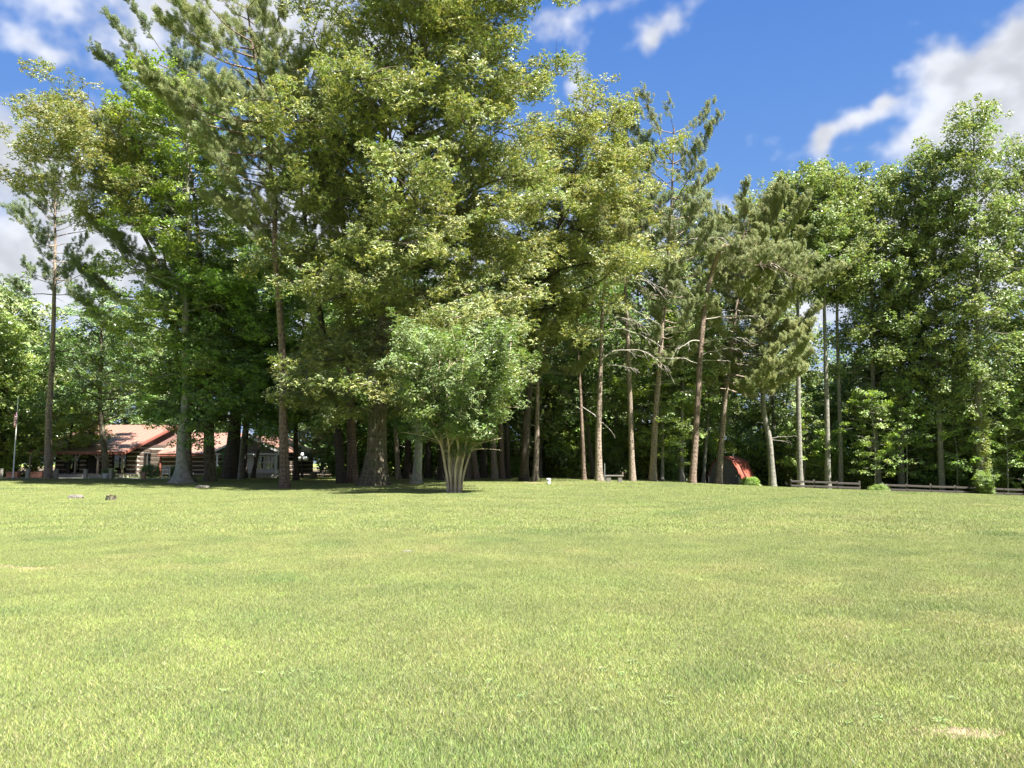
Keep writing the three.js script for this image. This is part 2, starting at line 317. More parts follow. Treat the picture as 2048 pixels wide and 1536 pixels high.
        for (let j = 0; j < m; j++) {
          const t = mix(o.bare ?? 0.42, 1, Math.sqrt((j + this.R()) / m)), p = c.getPoint(t), tan = c.getTangent(t), d = tan.clone().applyAxisAngle(UP, (j % 2 ? 1 : -1) * this.rnd(0.3, 1.4)); d.y += this.rnd(-0.2, 0.6); d.normalize();
          const l = Math.max(0.35, len * this.rnd(0.12, 0.3) * (1.2 - 0.6 * t));
          if (l > 0.5) this.wood.limb([p, p.clone().addScaledVector(d, l)], 0.009, 0.004, 3);
          const cn = Math.max(1, Math.round(l * (o.dense ?? 3.4) * 2.0));
          for (let a = 0; a < cn; a++) { const w = p.clone().addScaledVector(d, l * mix(0.15, 1, (a + this.R()) / cn)), dd = d.clone().applyAxisAngle(UP, this.rnd(-1.3, 1.3)); dd.y += this.rnd(-0.1, 1.0); w.x += this.rnd(-0.22, 0.22); w.z += this.rnd(-0.22, 0.22); w.y += this.rnd(-0.15, 0.18); this.twig(w, dd, this.rnd(0.9, 1.6) * (o.size ?? 1)); }
        }
      }
    }
    return this;
  }
  // a bare grey branch: arches out and hangs, with brittle twigs
  deadBranch(h, az, len, rise, fall, r = 0.045) {
    const w = new Wood(), s = this.at(h), cx = Math.cos(az), cz = Math.sin(az), P = (t) => V(s.x + cx * len * t, s.y + len * (rise * t - fall * t * t), s.z + cz * len * t);
    const c = w.limb([0, 0.2, 0.4, 0.6, 0.8, 1].map((t) => P(t).add(V(this.rnd(-1, 1), this.rnd(-1, 1), this.rnd(-1, 1)).multiplyScalar(t ? len * 0.025 : 0))), r, 0.008, 5);
    for (let j = 0; j < len * 2.2; j++) {
      const t = this.rnd(0.3, 1), p = c.getPoint(t), d = c.getTangent(t).applyAxisAngle(UP, this.rnd(-1.1, 1.1)); d.y += this.rnd(-0.7, 0.25); d.normalize();
      const l = len * this.rnd(0.1, 0.3), q = p.clone().addScaledVector(d, l); q.y -= l * 0.15;
      const cc = w.limb([p, p.clone().addScaledVector(d, l * 0.5).add(V(0, this.rnd(-0.1, 0.15), 0)), q], r * 0.33, 0.004, 3);
      for (let b = 0; b < 2; b++) { const u = this.rnd(0.4, 1), pp = cc.getPoint(u), d2 = d.clone().applyAxisAngle(UP, this.rnd(-1, 1)); d2.y -= this.rnd(0, 0.6); w.limb([pp, pp.clone().addScaledVector(d2, l * 0.4)], r * 0.18, 0.003, 3); }
    }
    this.dead.push(w); return this;
  }
  build(origin, name, label, category, group, o = {}) {
    const g = new THREE.Group();
    g.position.copy(origin);
    const wood = M(this.wood.geometry().translate(-origin.x, -origin.y, -origin.z), o.bark ?? B.oak, 'trunk', g);
    for (const d of this.dead) M(d.geometry().translate(-origin.x, -origin.y, -origin.z), B.dead, 'dead_branch', g);
    if (this.clumps.length) {
      const set = S[this.kind], im = new THREE.InstancedMesh(set[this.seed % set.length], o.leaf ?? (/pine/.test(this.kind) ? L.needle : L.leaf), this.clumps.length), tint = o.tint ?? [1, 1, 1];
      this.clumps.forEach(([x, y, z, q, s], i) => {
        MAT.compose(V(x - origin.x, y - origin.y, z - origin.z), q, V(s, s, s)); im.setMatrixAt(i, MAT);
        const k = 0.86 + 0.28 * this.R(), w = (this.R() - 0.5) * 0.2; im.setColorAt(i, COL.setRGB(tint[0] * k * (1 + w), tint[1] * k, tint[2] * k * (1 - w * 0.5)));
      });
      im.name = 'crown'; im.castShadow = im.receiveShadow = true; im.userData.kind = 'stuff'; g.add(im);
    }
    return top(g, name, label, category, group);
  }
}
// a trunk line through [x, height] pairs at depth z, with a little wander in depth
function line(z, pts, wander = 0.15, seed = 1) { const R = rng(seed + 77); return pts.map(([x, y], i) => V(x, i ? y : groundY(x, z), z + (i ? (R() - 0.5) * wander * i : 0))); }

const PINES = 'tall pines standing in the grove', LEAFY = 'broadleaf trees standing in the grove';
let count = 0;
function pine(seed, z, pts, r0, o, label) {
  const p = line(z, pts, 0.3, seed), t = new Tree(seed, o.kind ?? 'pine').trunk(p, r0, o.r1 ?? 0.04, { flare: o.flare ?? 0.45, sides: 12, bent: !!o.along });
  t.whorls({ step: 0.75, ...o });
  const R = rng(seed + 5);
  if (o.stubs !== 0) for (let i = 0; i < (o.stubs ?? 5); i++) t.deadBranch(mix(o.h0 * 0.45, o.h0 * 1.1, R()), R() * 6.283, 0.8 + R() * 1.8, 0.35 * R(), 0.3 * R(), 0.022);
  for (const d of o.dead ?? []) t.deadBranch(...d);
  count += t.clumps.length;
  return t.build(p[0], 'pine_tree', label, 'pine', PINES, { bark: o.bark ?? B.pine, tint: o.tint });
}
function leafy(seed, z, pts, r0, o, label, name = 'broadleaf_tree') {
  const p = line(z, pts, o.wander ?? 0.3, seed), t = new Tree(seed, o.kind ?? 'maple').trunk(p, r0, o.r1 ?? 0.05, o);
  if (o.limbs) t.crown(o);
  for (const d of o.dead ?? []) t.deadBranch(...d);
  count += t.clumps.length;
  return t.build(p[0], name, label, 'tree', LEAFY, { bark: o.bark ?? B.oak, tint: o.tint });
}
// --- the grove, left to right ---
pine(11, -60, [[-35.96, 0.2], [-36.12, 4.1], [-36.19, 10.4], [-36.3, 15.7], [-36.7, 20.6], [-37.1, 24.3], [-37.3, 26.5]], 0.29, { h0: 14.5, r: 3.4, kind: 'bluepine', step: 0.62, dense: 3.2, env: [0.85, 1, 0.95, 0.85, 0.7, 0.4] }, 'slim pine beside the flagpole at the left edge, its long trunk bare');
leafy(12, -66, [[-34.62, 0.3], [-35.0, 3.5], [-35.7, 7], [-35.9, 12], [-35.6, 16.5]], 0.30, { limbs: 30, h0: 4.3, r: 4.6, gap: 0.1, rise0: 0.1, rise1: 0.9, env: [0.9, 1, 1, 0.9, 0.7, 0.3], kind: 'maple', bark: B.oak }, 'dark green tree with a low forked limb in front of the cabin porch');
leafy(13, -68, [[-39.0, 0.3], [-39.1, 2.2], [-38.9, 4.5], [-38.8, 7]], 0.14, { limbs: 18, h0: 2.1, r: 3.1, rise0: 0.2, rise1: 0.5, kind: 'lime', bark: B.dark, dense: 2 }, 'small slender tree with layered branches by the porch corner');
leafy(14, -51.6, [[-21.9, 0.3], [-22.6, 8], [-24.2, 15], [-27.2, 20.5], [-28.6, 26.2]], 0.24, { limbs: 34, h0: 17, r: 5.4, bias: [-0.35, 0.1], kind: 'oak', rise0: 0.3, rise1: 0.9, env: [0.6, 0.9, 1, 0.9, 0.7, 0.35], gap: 0.1, bark: B.oak, tint: [1.0, 0.93, 0.9] }, 'olive green crown of narrow leaves at the upper left skyline');
leafy(15, -50, [[-21.3, 0.25], [-21.45, 3], [-21.4, 6.3], [-21.7, 11], [-21.75, 16.4], [-21.8, 22.6], [-21.8, 26.5]], 0.36, { limbs: 44, h0: 6.3, r: 5.0, bias: [-0.25, 0], kind: 'lime', rise0: 0.1, rise1: 0.9, sag: 0.15, env: [0.85, 0.8, 1, 0.85, 0.85, 0.5], gap: 0.1, flare: 1.9, flareHeight: 0.55, lobes: 6, bark: B.grey, sides: 24, perMetre: 2.4, dense: 1.9,
  dead: [[15.5, 0.2, 3.0, 0.9, 0.1, 0.06], [16.5, 0.9, 2.6, 1.1, 0.1, 0.05], [14.8, -0.3, 3.0, 0.5, 0.2, 0.05], [10.5, 2.9, 3.2, 0.35, 0, 0.05], [17, 2.6, 2.4, 1.2, 0.2, 0.05], [7.2, 0.3, 1.6, 0.3, 1.6, 0.045]] }, 'pale smooth-barked tree with a flaring root buttress and dead upper branches');
leafy(16, -53, [[-20.7, 0.3], [-20.95, 3.8], [-21.0, 9.4], [-20.9, 15.0]], 0.36, { limbs: 50, h0: 4.0, r: 5.6, bias: [0.25, 0.1], kind: 'maple', hang: 0.05, rise0: 0.05, rise1: 0.8, env: [0.85, 1, 1, 0.95, 0.75, 0.35], bark: B.oak, dense: 2.0, tint: [1.3, 1.28, 1] }, 'vivid green maple just right of the pale buttressed tree');
leafy(17, -62, [[-22.42, 0.3], [-22.4, 4.2], [-22.0, 9], [-21.5, 15], [-21, 20]], 0.62, { limbs: 26, h0: 8, r: 5.5, kind: 'maple', bark: B.dark, flare: 0.7, flareHeight: 0.9 }, 'thick dark trunk with a wide foot before the cabin gable');
leafy(18, -60, [[-21.07, 0.3], [-21.0, 3], [-20.7, 7], [-20.6, 11]], 0.20, { limbs: 14, h0: 5, r: 3.0, kind: 'maple', bark: B.poplar }, 'thin pale trunk close beside the thickest trunk at the gable');
leafy(19, -67, [[-23.2, 0.3], [-23.2, 3], [-23.0, 7], [-23, 10]], 0.24, { limbs: 9, h0: 5, r: 2.4, kind: 'wood', bark: B.dark }, 'straight dark trunk touching the white window wall of the gable');
leafy(20, -66.8, [[-22.4, 0.3], [-22.0, 3], [-21.6, 7], [-21.5, 9]], 0.17, { limbs: 8, h0: 5, r: 2.2, kind: 'wood', bark: B.dark }, 'leaning thin dark trunk before the white framed window');
pine(21, -42, [[-12.34, 0.15], [-12.5, 3.9], [-12.8, 8.3], [-13.2, 13.4], [-13.5, 16.3], [-13.9, 19.8], [-14.4, 22.5], [-15.0, 25.2], [-15.6, 28.4]], 0.27, { h0: 14.5, r: 4.8, step: 0.6, kind: 'pine', bark: B.redpine, env: [0.4, 0.85, 1, 0.95, 0.9, 0.6], bias: [-0.2, -0.25], up0: 0.0, up1: 0.45, dense: 3.8 }, 'nearest tall pine, reddish trunk standing alone left of the oak');
pine(22, -54.6, [[-21.2, 0.3], [-21.9, 10], [-23.2, 20], [-24.2, 27], [-24.6, 31.5]], 0.28, { h0: 11, r: 4.8, step: 0.62, kind: 'bluepine', env: [0.9, 0.85, 0.95, 1, 0.9, 0.65], bias: [-0.3, 0], up0: 0.0, up1: 0.5, dense: 3.8 }, 'blue green pine crown rising behind the pale buttressed tree');
pine(23, -53.2, [[-22.2, 0.3], [-22.8, 8], [-24.2, 14], [-25.2, 19.5]], 0.22, { h0: 11.5, r: 4.6, step: 0.8, kind: 'bluepine', env: [1.0, 1, 0.9, 0.7, 0.5, 0.3], bias: [-0.45, 0], up0: -0.05, up1: 0.4, dense: 3 }, 'pine with long level limbs reaching left against white cloud');
pine(24, -50, [[-11.02, 0.2], [-11.3, 3.1], [-12.3, 9], [-13.4, 15.7], [-14.1, 20.2], [-14.6, 24.4], [-14.9, 27.6]], 0.31, { h0: 12, r: 4.6, step: 0.6, kind: 'pine', bark: B.dark, bias: [-0.1, 0], env: [0.6, 0.9, 1, 0.95, 0.85, 0.6] }, 'dark pine trunk leaning left at the foot of the oak');
pine(25, -51, [[-10.48, 0.2], [-10.7, 4.1], [-10.9, 9.5], [-11.3, 16], [-11.7, 22]], 0.36, { h0: 12, r: 4.2, step: 0.65, kind: 'pine', bark: B.redpine }, 'upright reddish pine trunk between the leaning pine and the oak');
leafy(26, -45, [[-8.0, 0.2], [-7.9, 3.4], [-7.6, 9.7], [-7.0, 17.3], [-5.8, 25.4], [-5.2, 31.6]], 0.62, { limbs: 92, h0: 4.4, r: 8.0, bias: [0.26, 0.36], kind: 'oak', rise0: -0.05, rise1: 0.95, sag: 0.15, hang: 0.05, env: [0.62, 0.78, 0.9, 0.92, 0.95, 0.9, 0.75, 0.5], pow: 0.95, dense: 1.75, side: 1.3, size: 1.05, gap: 0.1, flare: 0.75, flareHeight: 0.8, lobes: 7, bark: B.oak, sides: 24, perMetre: 2.2, wander: 0.4,
  dead: [[9, 1.4, 4, 0.3, 0.3, 0.04]] }, 'huge oak with the thickest trunk, its crown filling the middle of the view', 'oak_tree');
pine(27, -62, [[-9.1, 0.25], [-9.4, 4.6], [-9.9, 13.2], [-10, 18]], 0.21, { h0: 11, r: 2.6, step: 0.9 }, 'thin sunlit pine trunk seen just right of the oak trunk');
leafy(28, -66, [[-8.92, 0.2], [-8.9, 5], [-8.8, 12]], 0.36, { limbs: 14, h0: 7, r: 3.5, kind: 'wood', bark: B.dark, flare: 0.8 }, 'dark split trunk with a pale wound behind the oak');
leafy(29, -50, [[-6.2, 0.2], [-6.05, 3.1], [-6.3, 7], [-6.5, 12], [-6.4, 16]], 0.30, { limbs: 30, h0: 4.4, r: 4.6, kind: 'maple', rise0: 0.1, rise1: 0.7, bark: B.grey, flare: 0.6, bias: [0.15, 0.1], tint: [0.85, 0.95, 0.9] }, 'grey trunk with dark green leaves between the oak and the crape myrtle');
leafy(30, -68, [[-7.4, 0.2], [-7.4, 6], [-7.3, 13]], 0.30, { limbs: 12, h0: 6, r: 3.2, kind: 'wood', bark: B.dark }, 'deeply shaded trunk farthest back between oak and crape myrtle');
leafy(31, -60, [[-5.47, 0.3], [-5.4, 6], [-5.3, 15]], 0.32, { limbs: 14, h0: 8, r: 3.6, kind: 'maple', bark: B.dark }, 'shaded trunk directly behind the left stems of the crape myrtle');
pine(32, -62, [[-3.45, 0.3], [-3.6, 3.4], [-3.7, 9], [-3.8, 19]], 0.30, { h0: 12, r: 2.8, step: 0.9 }, 'sunlit pine trunk seen through the crape myrtle stems');
pine(33, -61.5, [[-2.8, 0.3], [-3.15, 3], [-3.6, 8], [-3.9, 17]], 0.24, { h0: 12, r: 2.6, step: 0.9, bark: B.redpine }, 'pine trunk leaning left, crossing its neighbour behind the crape myrtle');
leafy(34, -67, [[-2.5, 0.2], [-2.5, 5], [-2.4, 12]], 0.36, { limbs: 12, h0: 6.5, r: 3.4, kind: 'wood', bark: B.dark }, 'dark broad trunk just right of the crape myrtle foot');
pine(35, -62, [[-1.4, 0.3], [-1.52, 3.4], [-1.6, 9], [-1.7, 20]], 0.27, { h0: 13, r: 2.8, step: 0.9, flare: 0.6 }, 'leftmost and palest of three pine trunks in a row right of the crape myrtle');
pine(36, -63, [[-0.81, 0.3], [-0.9, 3.4], [-1, 9], [-1, 18]], 0.24, { h0: 12, r: 2.6, step: 0.9, bark: B.redpine }, 'middle of three pine trunks in a row right of the crape myrtle');
pine(37, -64, [[-0.35, 0.3], [-0.42, 3.4], [-0.5, 9], [-0.4, 18]], 0.25, { h0: 12, r: 2.6, step: 0.9, bark: B.dark }, 'rightmost and darkest of three pine trunks right of the crape myrtle');
leafy(38, -56, [[0.9, 0.3], [1.1, 5], [1.8, 11], [3.2, 18], [4.8, 24], [6.0, 28]], 0.32, { limbs: 58, h0: 10.5, r: 6.6, bias: [0.22, 0.15], kind: 'oak', rise0: 0.0, rise1: 0.85, env: [0.55, 0.85, 1, 1, 0.85, 0.6, 0.35], sag: 0.12, dense: 1.8, size: 1.05, gap: 0.08, bark: B.dark, tint: [1.1, 1.06, 1.0] }, 'second oak right of the huge one, pale leaf tips against blue sky', 'oak_tree');
pine(39, -60, [[1.82, 0.25], [2.0, 6.5], [1.9, 12.8], [1.84, 17.7]], 0.24, { h0: 8.5, r: 4.4, step: 0.65, env: [0.8, 1, 1, 0.9, 0.8, 0.5], tint: [1.05, 1.0, 0.9], up0: -0.1, up1: 0.3, dense: 4, bark: B.pine }, 'pine standing alone behind the white capped pipe, olive needles low');
pine(40, -62, [[5.77, 0.1], [5.52, 7.5], [5.38, 10.7], [5.19, 17]], 0.19, { h0: 11, r: 3.0, step: 0.8, bark: B.redpine, dead: [[6, 0.4, 2.5, -0.6, 0.2, 0.03]] }, 'thin reddish pine left of the straight tall pine by the stone bench');
leafy(41, -66, [[7.0, 0.0], [6.7, 2.7], [6.2, 7], [6, 12]], 0.24, { limbs: 16, h0: 5, r: 3.4, kind: 'wood', bark: B.dark }, 'slanting dark trunk just behind the stone bench pine');
pine(42, -58, [[6.52, 0.15], [6.53, 4], [6.74, 8.6], [7.03, 14], [7.3, 16.4], [7.6, 20]], 0.29, { h0: 15.5, r: 3.4, step: 0.7, tint: [1.1, 1, 0.85], stubs: 3, dead: [[15.2, 0.15, 4.6, 0.35, 0.5, 0.05], [13.4, 0.0, 3.8, 0.25, 0.55, 0.055], [12.2, 0.3, 3.4, 0.4, 0.6, 0.05], [11.4, -0.2, 4.0, 0.35, 0.5, 0.045], [9.2, 0.1, 4.8, 0.75, 0.85, 0.05], [8.6, 0.5, 3.0, 0.2, 0.3, 0.03]] }, 'straight pine beside the stone bench, pale dead branches arching right');
pine(43, -62, [[9.66, -0.05], [9.6, 4.2], [9.5, 8.3], [9.36, 14.9], [9.2, 23.3], [9.1, 29.8]], 0.25, { h0: 18, r: 3.8, step: 0.65, kind: 'bluepine', up0: 0.1, up1: 0.7, dense: 4 }, 'bright sunlit pine trunk, first to the right of the stone bench');
pine(44, -63, [[11.48, -0.1], [11.7, 4.2], [12.3, 10.9], [12.9, 16.8], [13.4, 22.8], [13.8, 30]], 0.30, { h0: 9, r: 5.0, step: 0.75, env: [0.65, 0.8, 0.9, 1, 0.9, 0.6], tint: [0.95, 0.95, 1.0], dense: 3.0, up0: -0.05, up1: 0.6, bare: 0.45, stubs: 8, dead: [[12, 0.2, 4.2, 0.45, 0.7, 0.04], [20, 0.2, 4.2, 0.2, 0.2, 0.05]] }, 'tall thin-topped pine right of the bright trunk, crown sparse and greyish');
leafy(45, -67, [[14.68, -0.2], [14.8, 4.4], [15, 8.8], [15.1, 16]], 0.25, { limbs: 22, h0: 6, r: 3.8, kind: 'wood', bark: B.poplar, tint: [1.1, 1.1, 1] }, 'straight grey trunk between the sparse pine and the leaning pine');
pine(46, -60, [[14.0, -0.1], [14.4, 4.1], [14.95, 10.4], [15.35, 13.6], [16.0, 16.5], [16.6, 18.5], [17.6, 18.95], [19, 18.3], [20.4, 17.4]], 0.30, { h0: 13, along: [0.78, 1, 15], r: 3.4, env: [0.5, 0.9, 1, 1], bias: [0.3, 0.1], up0: -0.35, up1: -0.35, dense: 3.2, tint: [1.0, 0.98, 0.95], bark: B.redpine, r1: 0.09, stubs: 2, dead: [[18.2, 0.2, 5.5, 0.1, 0.55, 0.07], [13, 0.1, 4, 0.15, 0.1, 0.05], [11.2, 2.6, 3.2, 0.1, 0.55, 0.045], [11.0, 0.3, 3.6, 0.4, 0.35, 0.05], [10.0, 0.0, 3.0, 0.5, 0.3, 0.04], [9.6, -0.3, 2.8, 0.15, 0.1, 0.04], [9.4, 2.9, 3.4, 0.35, 0.25, 0.04]] }, 'leaning pine whose top is broken over to the right');
leafy(47, -72.5, [[17.9, -0.3], [18.3, 3.7], [18.6, 8], [18.6, 13]], 0.18, { limbs: 18, h0: 5, r: 3.4, kind: 'wood', bark: B.poplar }, 'thin greenish trunk leaning at the left wall of the shed');
pine(48, -68, [[18.15, -0.35], [18.8, 5.8], [19.7, 12.5], [20.6, 18], [21.4, 25.0]], 0.31, { h0: 8.5, r: 5.4, step: 0.7, env: [0.85, 1, 0.9, 0.8, 0.75, 0.4], bias: [0.3, 0.15], up0: -0.08, up1: 0.5, dense: 4.2, tint: [1.05, 1.03, 0.9] }, 'pine standing before the shed door, layered needle plates above it');
pine(49, -70, [[23.56, -0.5], [23.4, 3.6], [23.0, 5.9], [23.1, 11], [23.2, 16.6], [23.7, 25.5]], 0.33, { h0: 8.5, r: 4.4, step: 0.6, env: [0.85, 1, 0.95, 0.85, 0.8, 0.45], up0: -0.08, up1: 0.45, dense: 4.4, tint: [1.05, 1.02, 0.9], bark: B.poplar, bias: [-0.1, 0.2] }, 'stout smooth trunk right of the hedge, widening pine plates overhead');
const poplars = [
  [50, -71, [[26.47, -0.6], [26.5, 5.5], [26.8, 16.8], [27.4, 29.0]], 0.28, 'grey poplar trunk, first to the right of the stout pine'],
  [51, -72, [[29.4, -0.65], [29.55, 7.5], [29.8, 17], [30.3, 29.4]], 0.29, 'left of a pair of slim straight poplar trunks by the fence'],
  [52, -73, [[31.0, -0.7], [31.2, 5.2], [31.5, 17.2], [32.6, 29.2]], 0.25, 'right of a pair of slim straight poplar trunks by the fence'],
  [53, -73, [[34.6, -0.8], [34.45, 6.1], [34.6, 12.4], [35.4, 29.4]], 0.31, 'poplar behind the start of the open rail fence'],
  [54, -74, [[37.2, -0.9], [37.4, 5.7], [38, 17.5], [38.9, 30.4]], 0.33, 'mottled poplar trunk, palest of those along the fence'],
  [55, -71, [[39.4, -1.0], [39.5, 5.1], [39.75, 12], [40.6, 32.0]], 0.28, 'poplar trunk standing in front of the rail fence middle'],
  [56, -69, [[41.9, -1.0], [41.95, 4.5], [42.3, 11.8], [42.8, 21], [43.0, 34.2]], 0.42, 'tallest poplar at the right, its trunk wrapped in yellowish vine'],
  [57, -70, [[48.2, -1.1], [48.3, 12], [48.5, 31.5]], 0.35, 'poplar at the right edge of the view'],
  [58, -88, [[24.0, -0.8], [24.1, 12], [24.2, 30.5]], 0.26, 'poplar hidden behind the shed roof, rounded top above the pines'],
  [70, -87, [[9.5, -0.4], [9.6, 12], [9.8, 31.5]], 0.26, 'poplar crown seen between the second oak and the sparse pine'],
  [71, -88, [[14.6, -0.5], [14.6, 12], [14.8, 33]], 0.26, 'poplar crown directly behind the sparse pine top'],
  [72, -86, [[29.3, -0.8], [29.3, 12], [29.5, 32.5]], 0.26, 'poplar crown rising behind the pair of slim trunks'],
  [59, -86, [[19.5, -0.7], [19.6, 12], [20, 33]], 0.26, 'poplar whose top rises between the sparse pine and the bent pine'],
];
for (const [seed, z, pts, r, label] of poplars)
  leafy(seed, z, pts, r, { limbs: seed < 53 ? 38 : 66, h0: seed < 53 ? 18.5 : 7.0, r: 4.0, kind: 'poplar', rise0: 0.1, rise1: 1.0, env: [0.65, 0.85, 1, 1, 0.95, 0.85, 0.7, 0.45], gap: 0.16, dense: 1.8, size: 1.05, bark: B.poplar, flare: 0.3 }, label, 'poplar_tree');
leafy(64, -58, [[-16.2, 0.3], [-16.3, 5], [-16.0, 11], [-16.2, 17]], 0.2, { limbs: 34, h0: 4.2, r: 4.4, kind: 'maple', rise0: 0.15, rise1: 0.8, env: [0.8, 1, 1, 0.9, 0.75, 0.4], bark: B.dark, tint: [1.25, 1.25, 1] }, 'green maple filling the gap behind the nearest pine');
leafy(65, -63, [[-12.8, 0.3], [-12.9, 5], [-12.7, 12], [-12.8, 20]], 0.2, { limbs: 34, h0: 5, r: 4.2, kind: 'wood', rise0: 0.15, rise1: 0.8, bark: B.dark, tint: [1.3, 1.2, 1] }, 'slim leafy tree far behind the left leaning pine');
leafy(66, -54, [[-4.4, 0.3], [-4.5, 5], [-4.2, 9], [-4.0, 13]], 0.15, { limbs: 30, h0: 3.6, r: 4.2, kind: 'maple', rise0: 0.1, rise1: 0.6, bark: B.dark, tint: [1.2, 1.25, 1] }, 'dark green understory maple right behind the crape myrtle crown');
leafy(67, -66, [[12.8, -0.1], [12.9, 4], [12.7, 9], [12.9, 15]], 0.16, { limbs: 30, h0: 2.4, r: 4.0, kind: 'lime', rise0: 0.1, rise1: 0.7, bark: B.poplar }, 'light green sapling behind the sparse pine and the bright trunk');
leafy(68, -79, [[17.2, -0.3], [17.2, 4], [17.1, 9], [17.4, 14]], 0.16, { limbs: 28, h0: 3.0, r: 3.6, kind: 'lime', rise0: 0.1, rise1: 0.7, bark: B.poplar, tint: [0.9, 1, 1] }, 'leafy sapling left of the shed');
for (const [seed, x, z, H, label] of [[81, 33.0, -70.4, 8, 'sapling between the slim pair and the fence start'], [82, 36.2, -71, 9, 'sapling left of the mottled poplar'], [83, 40.6, -70.6, 7.5, 'sapling left of the vine-wrapped poplar'], [84, 44.8, -70, 9, 'sapling right of the vine-wrapped poplar'], [85, 27.9, -74, 7, 'sapling between the stout pine and the slim pair']])
  leafy(seed, z, [[x, 0], [x + 0.2, H * 0.4], [x - 0.1, H * 0.75], [x + 0.1, H]], 0.07, { limbs: 20, h0: 1.6, r: 2.3, kind: 'lime', rise0: 0.2, rise1: 0.8, gap: 0.25, bark: B.poplar, r1: 0.02, tint: [0.85, 0.95, 1] }, 'thin leafy ' + label);
// yellow vine on the tallest poplar trunk
{
  const t = new Tree(560, 'shrub'), g0 = V(41.92, groundY(41.92, -68.6), -68.6);
  for (let i = 0; i < 260; i++) { const h = Math.pow(t.R(), 1.2) * 7.2, a = t.R() * 6.28; t.spray(V(41.93 + Math.cos(a) * 0.5 + 0.03 * h, g0.y + h, -69 + Math.sin(a) * 0.5), t.rnd(0.7, 1.2)); }
  for (let k = 0; k < 4; k++) t.wood.limb(many(6, (i) => V(41.93 + Math.cos(k * 1.6 + i) * 0.47, g0.y + i * 1.35, -69 + Math.sin(k * 1.6 + i) * 0.47)), 0.03, 0.01, 4);
  t.build(g0, 'climbing_vine', 'yellow green vine climbing the tallest poplar trunk', 'vine', undefined, { bark: B.dark, tint: [1.7, 1.25, 1.0] });
}
leafy(62, -66, [[-45.0, 0.3], [-45.1, 4], [-45.3, 9], [-45, 14]], 0.22, { limbs: 34, h0: 1.6, r: 4.6, kind: 'lime', rise0: 0.1, rise1: 0.7, env: [0.9, 1, 1, 0.9, 0.7, 0.4], bark: B.dark, dense: 1.8 }, 'bright yellow green layered tree behind the flagpole');
leafy(63, -62, [[-49.5, 0.3], [-49.5, 5], [-49.3, 11], [-49.5, 17]], 0.25, { limbs: 34, h0: 2, r: 5, kind: 'lime', rise0: 0.15, rise1: 0.8, bark: B.dark, dense: 1.8 }, 'yellow green tree cut by the left edge of the view');
// --- crape myrtle: a fan of pale stems from one foot ---
{
  const t = new Tree(61, 'myrtle'); t.lump = 1.1; const x0 = -2.62, z0 = -35, y0 = groundY(x0, z0);
  for (let i = 0; i < 17; i++) {
    const a = i * 2.4 + t.rnd(-0.3, 0.3), q0 = Math.sqrt((i + 0.5) / 17), rr = 0.36 * q0, lean = (0.08 + 0.36 * q0) * t.rnd(0.8, 1.25), cx = Math.cos(a) * (Math.cos(a) < 0 ? 0.85 : 1.1), cz = Math.sin(a), bx = x0 + Math.cos(a) * rr, bz = z0 + cz * rr * 0.7, hh = t.rnd(0.85, 1.12);
    const P = (h, k) => V(bx + cx * lean * k + t.rnd(-0.09, 0.09) * Math.min(1.6, k), y0 + h * hh, bz + cz * lean * k + t.rnd(-0.09, 0.09) * Math.min(1.6, k));
    const c = t.wood.tube([V(bx, y0 - 0.2, bz), P(0.5, 0.1), P(1.2, 0.45), P(2.0, 1.1), P(2.9, 2.2), P(4.2, 3.8), P(5.4, 4.8), P(6.6, 5.5)], (q, th) => mix(0.082, 0.018, Math.pow(q, 0.7)) * (1 + 0.1 * Math.sin(th * 3 + i)), 8, 22);
    for (let j = 0; j < 13; j++) {
      const q = t.rnd(0.38, 1), p = c.getPoint(q), d = V(cx * 0.8 + t.rnd(-1, 1), t.rnd(0.0, 1.2), cz * 0.8 + t.rnd(-1, 1)).normalize(), l = t.rnd(0.7, 1.9), e = p.clone().addScaledVector(d, l);
      t.wood.limb([p, p.clone().addScaledVector(d, l * 0.5).add(V(t.rnd(-0.1, 0.1), 0.08, t.rnd(-0.1, 0.1))), e], 0.02, 0.006, 4);
      for (let b = 0; b < 6; b++) { const w = p.clone().lerp(e, t.rnd(0.3, 1.05)); if (w.y < y0 + 2.7 + 0.5 * Math.sin(i)) continue; t.spray(w.add(V(t.rnd(-0.4, 0.4), t.rnd(-0.3, 0.4), t.rnd(-0.4, 0.4))), t.rnd(0.8, 1.4)); }
    }
  }
  for (let i = 0; i < 9; i++) { const a = t.R() * 6.28, h = t.rnd(0.5, 1.3); t.wood.limb([V(x0 + Math.cos(a) * 0.3, y0 - 0.1, z0 + Math.sin(a) * 0.25), V(x0 + Math.cos(a) * 0.42, y0 + h * 0.6, z0 + Math.sin(a) * 0.35), V(x0 + Math.cos(a) * 0.6, y0 + h, z0 + Math.sin(a) * 0.5)], 0.012, 0.004, 4); }
  for (let i = 0; i < 22; i++) t.spray(V(x0 + 0.15 + t.rnd(-0.5, 0.5), y0 + t.rnd(1.7, 2.5), z0 + 0.5 + t.rnd(-0.2, 0.2)), t.rnd(0.6, 0.9));
  t.build(V(x0, y0, z0), 'crape_myrtle', 'multi-stemmed crape myrtle with pale smooth stems fanning out, nearest tree on the lawn', 'tree', undefined, { bark: B.tan, tint: [0.80, 0.92, 0.75] });
}
